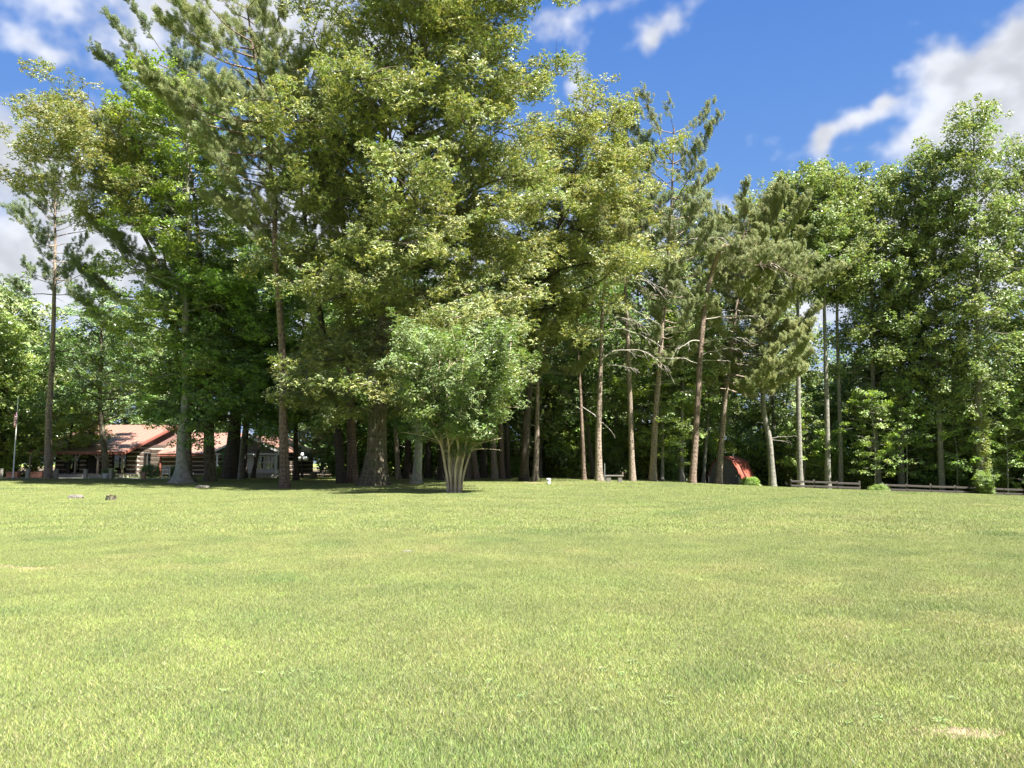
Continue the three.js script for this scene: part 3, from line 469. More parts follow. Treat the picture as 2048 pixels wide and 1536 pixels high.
// --- the wood behind: a few kinds of leafy tree, each copied with its parts ---
const protos = [];
for (let k = 0; k < 6; k++) {
  const H = [17, 19, 15, 18, 13, 20][k], t = new Tree(300 + k, k % 3 === 1 ? 'maple' : k % 3 === 2 ? 'poplar' : 'wood');
  t.trunk([V(0, 0, 0), V(0.15, H * 0.35, 0.1), V(-0.1, H * 0.7, -0.1), V(0.1, H, 0)], 0.22 + 0.02 * k, 0.04, { sides: 8, perMetre: 0.8, flare: 0.3 });
  t.crown({ limbs: 34, h0: 1.6, r: 4.4, rise0: 0.1, rise1: 0.9, env: [0.75, 0.95, 1, 0.95, 0.8, 0.4], dense: 0.95, side: 0.95, size: 1.55, spread: 0.8, twigs: false });
  protos.push({ t, k, H });
}
{
  const R = rng(900), spots = [];
  for (let row = 0; row < 4; row++) for (let i = 0; i < 22; i++) {
    const z = -80 - row * 8 - R() * 6, x = (i - 10.5) * 7.2 * (1 + row * 0.10) + (R() - 0.5) * 5;
    if (x > -46 && x < -17 && z > -90) continue;               // the cabin stands here
    if (x > 15 && x < 33 && z > -88) continue;                 // the shed
    spots.push([x, z]);
  }
  for (const [x, z] of [[-46.5, -70], [-50, -66], [-47, -76], [-53, -72], [-15, -74], [-12, -72], [-17.5, -77], [-8, -75], [-3, -73], [2.5, -72], [6, -74], [10, -73], [13, -74], [3, -77], [35, -79], [40, -78], [44.5, -77], [49, -76], [53, -74], [57, -79]]) spots.push([x, z]);
  const first = {};
  spots.forEach(([x, z], i) => {
    const P = protos[i % 6], y = groundY(x, z), far = x < -38 && z > -80;
    let o;
    if (!first[P.k]) { o = first[P.k] = P.t.build(V(0, 0, 0), 'forest_tree', 'leafy forest tree in the dense wood behind the lawn', 'tree', 'trees of the wood behind the grove', { bark: P.k % 2 ? B.poplar : B.dark, tint: far ? [1.5, 1.25, 1] : undefined }); }
    else { o = first[P.k].clone(); top(o, 'forest_tree', 'leafy forest tree in the dense wood behind the lawn', 'tree', 'trees of the wood behind the grove'); }
    o.position.set(x, y - 0.1, z); o.rotation.y = R() * 6.28; const s = 0.8 + R() * 0.35; o.scale.set(s, s * (0.9 + 0.25 * R()) * (x > 20 ? 0.9 : 1), s);
    count += P.t.clumps.length;
  });
}
// saplings and undergrowth along the edge of the wood
{
  const R = rng(950), protoS = [0, 1, 2].map((k) => {
    const t = new Tree(400 + k, ['wood', 'maple', 'lime'][k]);
    for (let s = 0; s < 5; s++) { const a = s * 1.26 + k, H = t.rnd(1.6, 3.2), c = t.wood.limb([V(0, -0.2, 0), V(Math.cos(a) * 0.4, H * 0.5, Math.sin(a) * 0.4), V(Math.cos(a) * 1.1, H, Math.sin(a) * 1.1)], 0.03, 0.008, 4); for (let j = 0; j < 24; j++) { const w = c.getPoint(t.rnd(0.12, 1)); t.spray(w.add(V(t.rnd(-0.6, 0.6), t.rnd(-0.4, 0.5), t.rnd(-0.6, 0.6))), t.rnd(0.7, 1.1)); } }
    return t;
  });
  const first = {}; let i = 0;
  const spots = [];
  for (let k = 0; k < 84; k++) { const x = -16 + k * 0.85 + (R() - 0.5) * 1.4; spots.push([x, (x > 16 && x < 29 ? -79.5 : x > 24 ? -75.2 : -71.5) - R() * 5]); }
  for (let k = 0; k < 10; k++) spots.push([-44 - R() * 9, -64.5 - R() * 6]);
  for (let k = 0; k < 6; k++) spots.push([-19.5 + R() * 6, -73 - R() * 2]);
  for (const [x, z] of spots) {
    const k = (x < -40 ? 2 : i++ % 3); let o;
    const lab = 'leafy undergrowth bush at the dark edge of the wood', gr = 'undergrowth along the edge of the wood';
    if (!first[k]) o = first[k] = protoS[k].build(V(0, 0, 0), 'undergrowth_bush', lab, 'bush', gr, { bark: B.dark, tint: [1.4, 1.35, 1.1] }); else { o = first[k].clone(); top(o, 'undergrowth_bush', lab, 'bush', gr); }
    o.position.set(x, groundY(x, z), z); o.rotation.y = R() * 6.28; const s = 0.7 + R() * R() * 1.7; o.scale.set(s, s * 1.1, s);
    count += protoS[k].clumps.length;
  }
}

// ---------- the log cabin ----------
const H = {
  roof: grained(0.20, 0.108, 0.082, 0.10, 5, 5, 0.4), log: grained(0.070, 0.046, 0.032, 0.35, 3, 26, 0.9, 0.01), chink: grained(0.45, 0.42, 0.37, 0.10, 8, 8, 0.95),
  board: grained(0.17, 0.135, 0.115, 0.22, 14, 2, 0.9), redboard: grained(0.20, 0.105, 0.085, 0.2, 14, 2, 0.9), white: grained(0.66, 0.65, 0.62, 0.05, 5, 5, 0.6), post: grained(0.25, 0.20, 0.155, 0.2, 12, 2, 0.9), dark: plain(0.03, 0.027, 0.024, 0.8),
  deck: grained(0.30, 0.27, 0.23, 0.2, 3, 14, 0.9), stone: grained(0.28, 0.26, 0.21, 0.16, 9, 9, 0.95, 0.004), red: grained(0.20, 0.06, 0.04, 0.2, 8, 8, 0.75), terracotta: grained(0.50, 0.21, 0.12, 0.12, 6, 6, 0.85), iron: plain(0.035, 0.035, 0.035, 0.5, 0.6), lattice: plain(0.05, 0.042, 0.036, 0.85),
  glass: new THREE.MeshPhysicalMaterial({ color: rgb(0.85, 0.92, 0.92), roughness: 0.04, transmission: 1, thickness: 0, ior: 1.5 }), steel: plain(0.62, 0.63, 0.64, 0.35, 0.8),
};
// a flat slab through four corners, thick downwards
function slab(a, b, c, d, th) {
  const n = new THREE.Vector3().subVectors(b, a).cross(new THREE.Vector3().subVectors(d, a)).normalize(); if (n.y < 0) n.negate();
  const t = [a, b, c, d], u = t.map((p) => p.clone().addScaledVector(n, -th)), pos = [], uv = [];
  const quad = (p, q, r, s) => { const e = p.distanceTo(q), f = p.distanceTo(s); for (const [v, x, y] of [[p, 0, 0], [q, e, 0], [r, e, f], [p, 0, 0], [r, e, f], [s, 0, f]]) { pos.push(v.x, v.y, v.z); uv.push(x, y); } };
  quad(...t); quad(u[3], u[2], u[1], u[0]); for (let i = 0; i < 4; i++) { const j = (i + 1) % 4; quad(t[i], u[i], u[j], t[j]); }
  const g = new THREE.BufferGeometry(); g.setAttribute('position', new THREE.Float32BufferAttribute(pos, 3)); g.setAttribute('uv', new THREE.Float32BufferAttribute(uv, 2)); g.computeVertexNormals(); return g;
}
function prism(pts, depth, z) { return new THREE.ExtrudeGeometry(new THREE.Shape(pts.map(([x, y]) => new THREE.Vector2(x, y))), { depth, bevelEnabled: false }).translate(0, 0, z); }
{
  const gy = 0.32, house = new THREE.Group();
  house.position.set(-33, gy, -70);
  top(house, 'log_cabin', 'long log cabin with a red metal roof and white chinking behind the grove at left', 'cabin');
  const X = (x) => x + 33, Y = (y) => y - gy, Zt = (z) => z + 70;
  const P = (x, y, z) => V(X(x), Y(y), Zt(z));
  const add = (geo, mat, name, parent = house) => M(geo, mat, name, parent);
  const bx = (x0, x1, y0, y1, z0, z1) => box(x1 - x0, y1 - y0, Math.abs(z1 - z0), X((x0 + x1) / 2), Y((y0 + y1) / 2), Zt((z0 + z1) / 2));
  // rounded hewn log lying along x or z
  function log(x0, x1, y, z0, z1, h) {
    const along = Math.abs(x1 - x0) > Math.abs(z1 - z0), len = along ? Math.abs(x1 - x0) : Math.abs(z1 - z0), g = bevelBox(0.2, h, len, 0.035);
    if (along) g.rotateY(Math.PI / 2);
    add(g.translate(X((x0 + x1) / 2), Y(y), Zt((z0 + z1) / 2)), H.log, 'log');
  }
  function logWall(x0, x1, z0, z1, y0, y1, holes = []) {
    const along = Math.abs(x1 - x0) > Math.abs(z1 - z0), t = 0.07;
    const a0 = along ? x0 : z0, a1 = along ? x1 : z1, lo = Math.min(a0, a1), hi = Math.max(a0, a1);
    const spans = (ya, yb) => { let list = [[lo, hi]]; for (const [h0, h1, v0, v1] of holes) if (yb > v0 && ya < v1) list = list.flatMap(([p, q]) => [[p, Math.min(q, h0)], [Math.max(p, h1), q]].filter(([r, s]) => s - r > 0.08)); return list; };
    for (let y = y0 + 0.17; y < y1; y += 0.39) for (const [p, q] of spans(y - 0.13, y + 0.13)) along ? log(p, q, y, z0, z0, 0.28) : log(x0, x0, y, p, q, 0.28);
    for (let y = y0 - 0.025; y < y1 - 0.1; y += 0.39) for (const [p, q] of spans(y + 0.01, y + 0.02)) add(along ? bx(p, q, y - 0.07, y + 0.08, z0 - t, z0 + t) : bx(x0 - t, x0 + t, y - 0.07, y + 0.08, p, q), H.chink, 'chinking');
  }
  function win(x0, x1, y0, y1, z, mat = H.white, mull = true) {
    const w = add(bx(x0, x1, y1 - 0.08, y1, z - 0.06, z + 0.09), mat, 'window');
    add(bx(x0, x1, y0, y0 + 0.09, z - 0.06, z + 0.10), mat, 'sill', w); add(bx(x0, x0 + 0.09, y0 + 0.09, y1 - 0.08, z - 0.06, z + 0.088), mat, 'frame', w); add(bx(x1 - 0.09, x1, y0 + 0.09, y1 - 0.08, z - 0.06, z + 0.088), mat, 'frame', w);
    if (mull) { const m = (x0 + x1) / 2, n = (y0 + y1) / 2; add(bx(m - 0.03, m + 0.03, y0 + 0.09, y1 - 0.08, z - 0.04, z + 0.075), mat, 'mullion', w); add(bx(x0 + 0.09, x1 - 0.09, n - 0.03, n + 0.03, z - 0.05, z + 0.07), mat, 'mullion', w); }
    add(bx(x0 + 0.05, x1 - 0.05, y0 + 0.05, y1 - 0.05, z - 0.012, z), H.glass, 'pane', w);
  }
  // west block: porch in front, gable to the side
  const r = (x0, x1, ze, ye, zr, yr, zb) => {
    add(slab(P(x0, ye, ze), P(x1, ye, ze), P(x1, yr, zr), P(x0, yr, zr), 0.10), H.roof, 'roof');
    add(slab(P(x0, ye, zb), P(x1, ye, zb), P(x1, yr - 0.004, zr - 0.004), P(x0, yr - 0.004, zr - 0.004), 0.10), H.roof, 'roof');
    const n = Math.round((x1 - x0) / 0.62), dy = yr - ye, dz = zr - ze, l = Math.hypot(dy, dz);
    for (let i = 0; i <= n; i++) { const g = box(0.035, 0.035, l, 0, 0, 0).rotateX(Math.atan2(dy, -dz)); add(g.translate(X(x0 + 0.02 + (x1 - x0 - 0.04) * i / n), Y((ye + yr) / 2 + 0.015), Zt((ze + zr) / 2)), H.roof, 'roof_seam'); }
  };
  r(-42.1, -33.6, -66.8, 2.55, -77, 5.35, -87);
  add(bx(-42.1, -33.6, 2.30, 2.43, -66.83, -66.87), H.red, 'fascia');
  logWall(-41.4, -33.95, -70.0, -70.0, 0.62, 3.3, [[-40.3, -39.2, 0.9, 2.5], [-38.6, -37.6, 0.6, 2.7], [-36.2, -34.9, 1.0, 2.5]]);
  logWall(-33.95, -33.95, -70.1, -84, 0.62, 3.3, [[-72.4, -70.9, 1.0, 2.5]]);
  logWall(-41.4, -41.4, -70.1, -84, 0.62, 3.3);
  win(-40.3, -39.2, 0.95, 2.45, -69.95, H.dark); win(-36.2, -34.9, 1.05, 2.45, -69.95, H.dark);
  add(bx(-38.55, -37.65, 0.62, 2.65, -70.03, -69.95), H.dark, 'door');
  { const w = add(bx(-33.98, -33.84, 2.42, 2.52, -72.45, -70.85), H.dark, 'window'); add(bx(-33.98, -33.84, 0.95, 1.05, -72.45, -70.85), H.dark, 'sill', w); add(bx(-33.97, -33.85, 1.05, 2.42, -71.7, -71.6), H.dark, 'mullion', w); add(bx(-33.95, -33.92, 1.05, 2.42, -72.4, -70.9), H.glass, 'pane', w); }
  for (let i = 0; i < 30; i++) { const z0 = -70.3 - i * 0.46, h = 5.12 - Math.abs(z0 + 0.22 - -77) * 0.278; if (h - 3.2 > 0.1) add(bx(-33.99, -33.90, 3.2, h, z0 - 0.215, z0 + 0.215), H.redboard, 'gable_board'); }
  add(slab(P(-33.62, 2.5, -66.85), P(-33.56, 2.5, -66.85), P(-33.56, 5.3, -77), P(-33.62, 5.3, -77), 0.2), H.red, 'rake_board');
  add(bx(-42, -33.7, 0.1, 0.60, -66.95, -70.1), H.deck, 'porch_floor');
  add(bx(-33.9, -41.4 + 0.02, 0.62, 3.2, -83.9, -83.7), H.log, 'back_wall');
  for (const x of [-41.9, -40.0, -37.95, -36.0, -33.85]) { const p = add(bevelBox(0.15, 1.75, 0.15, 0.015, X(x), Y(1.47), Zt(-67.1)), H.post, 'porch_post'); for (const s of [-1, 1]) if (Math.abs(x + 37.9 + s * 0.1) < 4.1) { const g = box(0.08, 0.62, 0.08).rotateZ(s * -0.78); add(g.translate(X(x + s * 0.24), Y(2.12), Zt(-67.1)), H.post, 'brace', p); } }
  add(bx(-42, -33.7, 2.33, 2.5, -67.02, -67.18), H.post, 'porch_beam');
  // middle block, lower and set back
  r(-32.5, -26.3, -70.6, 2.42, -77, 4.55, -84);
  add(bx(-32.5, -26.3, 2.18, 2.30, -70.62, -70.66), H.red, 'fascia');
  logWall(-33.8, -26.2, -72.2, -72.2, 0.55, 3.0, [[-31.4, -30.2, 1.0, 2.4]]);
  win(-31.4, -30.2, 1.0, 2.4, -72.15, H.post); 
  add(bevelBox(0.14, 2.0, 0.14, 0.015, X(-27.1), Y(1.3), Zt(-70.9)), H.red, 'porch_post'); add(bevelBox(0.14, 2.0, 0.14, 0.015, X(-32.3), Y(1.3), Zt(-70.9)), H.red, 'porch_post');
  // east block: a gable turned to the lawn
  const ax = -23.55, hw = 3.05, ye = 2.55, yr = 4.12, zf = -68.2, zb = -82;
  for (const s of [-1, 1]) {
    add(slab(P(ax, yr, zf), P(ax + s * hw, ye, zf), P(ax + s * hw, ye, zb), P(ax, yr, zb), 0.09), H.roof, 'roof');
    add(slab(P(ax, yr - 0.02, zf + 0.05), P(ax + s * (hw + 0.02), ye - 0.02, zf + 0.05), P(ax + s * (hw + 0.02), ye - 0.02, zf + 0.004), P(ax, yr - 0.02, zf + 0.004), 0.17), H.white, 'rake_board');
  }
  for (let i = 0; i < 24; i++) { const x = ax - 2.76 + i * 0.24, h = yr - 0.12 - Math.abs(x - ax) * 0.515; if (h > 2.46) { add(bx(x - 0.113, x + 0.113, 2.42, h, -68.62, -68.56), H.board, 'gable_board'); } }
  add(bx(ax - 2.85, ax + 2.85, 2.26, 2.44, -68.50, -68.7), H.white, 'beam');
  logWall(ax - 2.6, ax - 0.9, -71.0, -71.0, 0.6, 2.4); logWall(ax + 2.6, ax + 2.6, -71.1, -81, 0.6, 2.5);
  win(-23.4, -22.3, 0.98, 2.2, -69.6); win(-22.25, -21.35, 0.98, 2.2, -69.6); 
  for (let i = 0; i < 3; i++) add(bx(-24.4, -21.0, 0.62 + i * 0.12, 0.725 + i * 0.12, -69.62, -69.56), H.white, 'siding_board');
  add(bx(-24.4, -23.45, 0.98, 2.24, -69.64, -69.55), H.white, 'door');
  add(bevelBox(0.16, 1.7, 0.16, 0.015, X(-20.95), Y(1.42), Zt(-68.6)), H.white, 'porch_post'); add(bevelBox(0.16, 1.7, 0.16, 0.015, X(-26.2), Y(1.42), Zt(-68.6)), H.white, 'porch_post');
  add(bx(-26.4, -20.7, 0.36, 0.56, -68.35, -71), H.deck, 'porch_floor'); add(bx(ax - 0.9, ax + 2.5, 0.56, 2.5, -71.05, -70.95), H.board, 'inner_wall');
  for (let i = 0; i < 32; i++) add(bx(-24.6 + i * 0.12, -24.55 + i * 0.12, -0.05, 0.36, -68.4, -68.36), H.white, 'skirting_slat');
  add(bx(-26.3, -20.8, -0.1, 0.34, -68.6, -68.55), H.dark, 'skirting');
}

// ---------- things round the cabin ----------
const gAt = (x, z) => V(x, groundY(x, z), z);
function thing(name, label, cat, x, z, group, ry = 0) { const g = new THREE.Group(); g.position.copy(gAt(x, z)); g.rotation.y = ry; return top(g, name, label, cat, group); }
// pale drive in front of the posts
struct(M(sheet(range(-75, -27.5, 60), range(-66, -61.3, 6), 0.03), grained(0.2, 0.19, 0.17, 0.1, 12, 12, 0.95)), 'driveway');
{
  const posts = [[-42.4, 'leftmost'], [-40.3, ''], [-38.15, ''], [-35.9, ''], [-33.6, ''], [-31.6, '']], words = ['at the far left end of the chain', 'left of the flagpole', 'between the flagpole and the slim pine', 'just right of the slim pine', 'left of the dark forked tree', 'right of the dark forked tree'];
  posts.forEach(([x], i) => { const g = thing('stone_post', 'short white stone post with chain, ' + words[i], 'post', x, -60.9, 'white stone posts along the drive'); M(bevelBox(0.26, 0.78, 0.26, 0.03, 0, 0.34, 0), H.stone, 'shaft', g); M(bevelBox(0.28, 0.05, 0.28, 0.012, 0, 0.755, 0), H.stone, 'cap', g); });
  const t = thing('stone_post', 'short pinkish post at the right end of the chain, by the white chair', 'post', -29.0, -60.9, 'white stone posts along the drive'); M(bevelBox(0.28, 0.62, 0.28, 0.03, 0, 0.28, 0), grained(0.3, 0.18, 0.12, 0.15, 9, 9, 0.95), 'shaft', t);
  const all = [...posts.map((p) => p[0]), -29.0];
  for (let i = 0; i + 1 < all.length; i++) {
    const a = gAt(all[i], -60.9).add(V(0.15, 0.6, 0)), b = gAt(all[i + 1], -60.9).add(V(-0.15, 0.55, 0)), g = new THREE.TubeGeometry(new THREE.CatmullRomCurve3(many(9, (k) => a.clone().lerp(b, k / 8).add(V(0, -0.16 * (1 - Math.pow(k / 4 - 1, 2)), 0)))), 16, 0.014, 5);
    top(M(g, H.iron), 'chain', 'sagging dark chain, ' + ['leftmost span', 'span at the flagpole', 'span behind the slim pine', 'span before the porch steps', 'span before the forked tree', 'rightmost span'][i] + ' between white stone posts', 'chain', 'chains between the stone posts');
  }
}
{ // flagpole and its hanging flag
  const g = thing('flagpole', 'tall white flagpole at the left edge before the trees', 'flagpole', -38.72, -60); 
  M(new THREE.CylinderGeometry(0.03, 0.055, 6.3, 12).translate(0, 3.1, 0), H.white, 'pole', g); M(new THREE.SphereGeometry(0.07, 12, 8).translate(0, 6.3, 0), H.steel, 'finial', g); M(new THREE.CylinderGeometry(0.13, 0.16, 0.12, 14).translate(0, 0.04, 0), H.stone, 'foot', g);
  const cv = document.createElement('canvas'); cv.width = 380; cv.height = 200; const c = cv.getContext('2d');
  for (let i = 0; i < 13; i++) { c.fillStyle = i % 2 ? '#e9e6e2' : '#a8222f'; c.fillRect(0, i * 200 / 13, 380, 200 / 13 + 1); }
  c.fillStyle = '#26305c'; c.fillRect(0, 0, 152, 108); c.fillStyle = '#f0f0f0';
  for (let r = 0; r < 9; r++) for (let k = 0; k < (r % 2 ? 5 : 6); k++) { const x = 12.5 + k * 25.4 + (r % 2 ? 12.7 : 0), y = 10.8 + r * 10.8; c.beginPath(); for (let q = 0; q < 10; q++) { const a = q * Math.PI / 5 - Math.PI / 2, s = q % 2 ? 2 : 5; c.lineTo(x + Math.cos(a) * s, y + Math.sin(a) * s); } c.fill(); }
  const map = new THREE.CanvasTexture(cv); map.colorSpace = THREE.SRGBColorSpace;
  const geo = new THREE.PlaneGeometry(1, 1, 40, 20), p = geo.attributes.position;
  for (let i = 0; i < p.count; i++) { const u = p.getX(i) + 0.5, v = 0.5 - p.getY(i); p.setXYZ(i, 0.03 - u * 0.16 + 0.12 * Math.sin(u * 17) * (0.25 + u * 0.6), 5.45 - v * 0.95 * (1 - 0.15 * u) - u * 0.62 - 0.05 * Math.sin(u * 9), 0.05 + 0.11 * Math.cos(u * 17) * (0.2 + u)); }
  geo.computeVertexNormals();
  const f = M(geo, new THREE.MeshPhysicalMaterial({ map, side: THREE.DoubleSide, roughness: 0.95, transmission: 0.2, thickness: 0 }));
  f.position.copy(g.position); top(f, 'flag', 'red and white striped flag with a blue starred corner hanging limp on the flagpole', 'flag');
}
for (const [x, w] of [[-41.0, 'left'], [-39.0, 'right']]) { // slatted planters
  const g = thing('wooden_planter', 'low reddish slatted planter, the ' + w + ' one of two near the flagpole', 'planter', x, -63.6, 'planters by the flagpole');
  for (let i = 0; i < 3; i++) M(bevelBox(0.95, 0.13, 0.04, 0.008, 0, 0.12 + i * 0.16, 0.24), H.terracotta, 'slat', g); for (let i = 0; i < 3; i++) M(bevelBox(0.95, 0.13, 0.04, 0.008, 0, 0.12 + i * 0.16, -0.24), H.terracotta, 'slat', g);
  for (const sx of [-0.45, 0.45]) for (const sz of [-0.21, 0.21]) M(bevelBox(0.07, 0.6, 0.07, 0.01, sx, 0.3, sz), H.red, 'corner_post', g); M(bevelBox(0.9, 0.05, 0.4, 0.01, 0, 0.44, 0), H.dark, 'soil', g);
}
function shrubThing(seed, x, z, w, h, label, kind = 'shrub', tint, cat = 'bush', name = 'shrub', n = 150) {
  const t = new Tree(seed, kind), y = groundY(x, z);
  for (let i = 0; i < 5; i++) { const a = i * 1.3; t.wood.limb([V(x, y - 0.1, z), V(x + Math.cos(a) * w * 0.15, y + h * 0.4, z + Math.sin(a) * w * 0.15), V(x + Math.cos(a) * w * 0.3, y + h * 0.8, z + Math.sin(a) * w * 0.25)], 0.02, 0.006, 4); }
  for (let i = 0; i < n; i++) { const a = t.R() * 6.28, q = Math.sqrt(t.R()), e = Math.pow(t.R(), 0.7); t.spray(V(x + Math.cos(a) * q * w * 0.5 * Math.sqrt(1 - e * e * 0.6), y + 0.05 + e * h * 0.9, z + Math.sin(a) * q * w * 0.45 * Math.sqrt(1 - e * e * 0.6)), t.rnd(0.45, 0.8)); }
  return t.build(V(x, y, z), name, label, cat, undefined, { bark: B.dark, tint });
}
shrubThing(701, -30.2, -64.5, 1.7, 1.1, 'dark shrub beside the right porch corner of the cabin', 'shrub', [0.8, 0.9, 1]);
shrubThing(702, -28.6, -66.0, 1.4, 1.0, 'green shrub beside the white pot', 'shrub');
shrubThing(703, -25.4, -66.3, 2.2, 0.95, 'bright yellow green rounded shrub left of the vivid maple trunk', 'shrub', [1.5, 1.3, 0.9]);
shrubThing(704, -24.6, -67.0, 1.8, 2.6, 'tall dark shrub against the cabin wall left of the thickest trunk', 'shrub', [0.7, 0.85, 0.9], 'bush', 'shrub', 240);
shrubThing(705, -33.2, -63.6, 1.2, 0.75, 'leafy plant in a white pot before the porch', 'shrub', [1, 1, 1], 'plant', 'potted_plant', 80);
for (const [x, z, l] of [[-33.2, -63.1, 'white plant pot in front of the leafy porch plant'], [-27.0, -64.8, 'small white pot left of the buttressed tree']]) {
  const g = thing('plant_pot', l, 'pot', x, z); M(new THREE.LatheGeometry([[0, 0], [0.17, 0], [0.23, 0.36], [0.26, 0.37], [0.26, 0.44], [0.21, 0.44], [0.2, 0.36], [0, 0.34]].map(([a, b]) => new THREE.Vector2(a, b)), 18), H.white, 'pot', g);
}
{ // white metal garden chair
  const g = thing('garden_chair', 'white metal garden chair beside the pinkish post', 'chair', -28.2, -63.0, undefined, 0.4), T = (...p) => new THREE.TubeGeometry(new THREE.CatmullRomCurve3(p.map((q) => V(...q))), 12, 0.022, 6);
  for (const s of [-1, 1]) { M(T([s * 0.28, 0, 0.26], [s * 0.28, 0.4, 0.24]), H.white, 'leg', g); M(T([s * 0.28, 0, -0.3], [s * 0.28, 0.45, -0.24], [s * 0.27, 0.98, -0.34]), H.white, 'leg', g); M(T([s * 0.28, 0.62, 0.26], [s * 0.3, 0.64, -0.05], [s * 0.28, 0.62, -0.25]), H.white, 'armrest', g); }
  M(bevelBox(0.56, 0.03, 0.52, 0.01, 0, 0.42, 0), H.white, 'seat', g); M(T([-0.27, 0.97, -0.34], [0, 1.02, -0.35], [0.27, 0.97, -0.34]), H.white, 'top_rail', g); for (let i = 0; i < 5; i++) M(bevelBox(0.04, 0.5, 0.02, 0.006, -0.2 + i * 0.1, 0.73, -0.3), H.white, 'back_slat', g);
}
for (const [x, l] of [[-39.9, 'rocking chair on the porch at the left, by the dark window'], [-37.0, 'rocking chair on the porch between the door and the right window']]) {
  const g = new THREE.Group(); g.position.set(x, 0.60, -69.0); top(g, 'rocking_chair', 'dark wooden ' + l, 'chair', 'porch rocking chairs'); const w = H.dark;
  for (const s of [-1, 1]) { M(new THREE.TorusGeometry(0.9, 0.025, 6, 14, 0.9).rotateZ(-Math.PI / 2 - 0.45).rotateY(Math.PI / 2).translate(s * 0.27, 0.92, 0), w, 'rocker', g); M(box(0.05, 0.6, 0.05, s * 0.27, 0.35, 0.25), w, 'leg', g); M(box(0.05, 1.1, 0.05, s * 0.27, 0.6, -0.28), w, 'leg', g); M(box(0.07, 0.03, 0.6, s * 0.27, 0.66, 0), w, 'armrest', g); }
  M(box(0.56, 0.04, 0.55, 0, 0.42, 0), w, 'seat', g); for (let i = 0; i < 5; i++) M(box(0.06, 0.6, 0.02, -0.2 + i * 0.1, 0.82, -0.28), w, 'back_slat', g);
}
{ // lamp post with five white globes
  const g = thing('lamp_post', 'dark lamp post with a cluster of white globes right of the cabin', 'lamp', -19.6, -72), globe = new THREE.MeshStandardMaterial({ color: rgb(0.86, 0.86, 0.84), roughness: 0.25 });
  M(new THREE.LatheGeometry([[0.0, -0.2], [0.16, -0.2], [0.16, 0.12], [0.07, 0.2], [0.05, 1.35], [0.075, 1.4], [0.05, 1.45], [0.05, 1.9], [0, 1.9]].map(([a, b]) => new THREE.Vector2(a, b)), 14), H.iron, 'post', g);
  for (let i = 0; i < 4; i++) { const a = i * Math.PI / 2 + 0.3, x = Math.cos(a) * 0.44, z = Math.sin(a) * 0.44; M(new THREE.TubeGeometry(new THREE.CatmullRomCurve3([V(0, 1.5, 0), V(x * 0.6, 1.42, z * 0.6), V(x, 1.52, z)]), 10, 0.02, 6), H.iron, 'arm', g); M(new THREE.SphereGeometry(0.2, 18, 12).translate(x, 1.72, z), globe, 'globe', g); }
  M(new THREE.SphereGeometry(0.2, 18, 12).translate(0, 2.08, 0), globe, 'globe', g);
}
{ // low railing right of the cabin
  const g = thing('low_railing', 'low dark picket railing running right from the cabin porch', 'railing', -20.6, -69.4);
  M(bevelBox(3.6, 0.06, 0.06, 0.01, 1.8, 0.52, 0), H.lattice, 'rail', g); M(bevelBox(3.6, 0.05, 0.05, 0.01, 1.8, 0.1, 0), H.lattice, 'rail', g);
  for (let i = 0; i < 27; i++) M(box(0.03, 0.42, 0.03, 0.08 + i * 0.13, 0.31, 0), H.lattice, 'baluster', g); for (const x of [0, 1.8, 3.6]) M(bevelBox(0.09, 0.68, 0.09, 0.01, x, 0.3, 0), H.lattice, 'post', g);
}
function stump(x, z, r, h, label, mat, seed) {
  const w = new Wood(), R = rng(seed), g = thing('tree_stump', label, 'stump', x, z);
  w.tube([V(0, -0.15, 0), V(0, h * 0.5, 0), V(0.01, h, 0)], (t, a) => r * (1 + 0.55 * Math.exp(-t * 4) * (0.7 + 0.4 * Math.cos(a * 4 + seed)) + 0.06 * Math.sin(a * 5 + seed)), 18, 8);
  M(w.geometry(), mat, 'bark', g);
  const s = new THREE.CircleGeometry(r, 18).rotateX(-Math.PI / 2), p = s.attributes.position; for (let i = 0; i < p.count; i++) p.setY(i, h - 0.015 + (R() - 0.5) * 0.07); s.computeVertexNormals(); M(s, grained(0.2, 0.155, 0.11, 0.2, 12, 12, 0.95), 'cut_top', g);
}
stump(-17.0, -66, 0.30, 0.55, 'pale tree stump right of the white globe lamp', B.oak, 3);
stump(-14.99, -29, 0.17, 0.20, 'small dark weathered stump on the lawn, right of the pale rock', B.oak, 5);
stump(1.55, -56, 0.2, 0.22, 'low stump just left of the capped pipe', B.oak, 8);
function rock(x, z, w, h, d, label, seed, mat) {
  const g = new THREE.IcosahedronGeometry(0.5, 3), p = g.attributes.position;
  for (let i = 0; i < p.count; i++) { const v = V(p.getX(i), p.getY(i), p.getZ(i)), n = 1 + 0.35 * fbm(v.x * 2.5 + seed, v.y * 2.5, v.z * 2.5, 3), y = Math.max(-0.25, Math.min(0.33 + 0.12 * noise.noise(v.x * 4, seed, v.z * 4), v.y * n)); p.setXYZ(i, v.x * n * w, (y + 0.12) * h, v.z * n * d); }
  g.computeVertexNormals(); const m = M(g, mat); m.position.copy(gAt(x, z)); return top(m, 'rock', label, 'rock');
}
const stoneGrey = grained(0.10, 0.09, 0.075, 0.25, 9, 9, 0.95, 0.01);
rock(-16.9, -30, 0.62, 0.34, 0.4, 'flat pale rock on the lawn at left, larger of the two there', 2, stoneGrey);
rock(-16.8, -42, 0.75, 0.36, 0.5, 'low grey rock at the shade edge below the vivid maple', 7, stoneGrey);
rock(-1.81, -13.5, 0.17, 0.07, 0.12, 'small whitish stone in the grass at the middle of the lawn', 11, stoneGrey);
rock(-36.2, -57.5, 0.42, 0.22, 0.3, 'small pale rock at the drive edge near the slim pine', 14, stoneGrey);
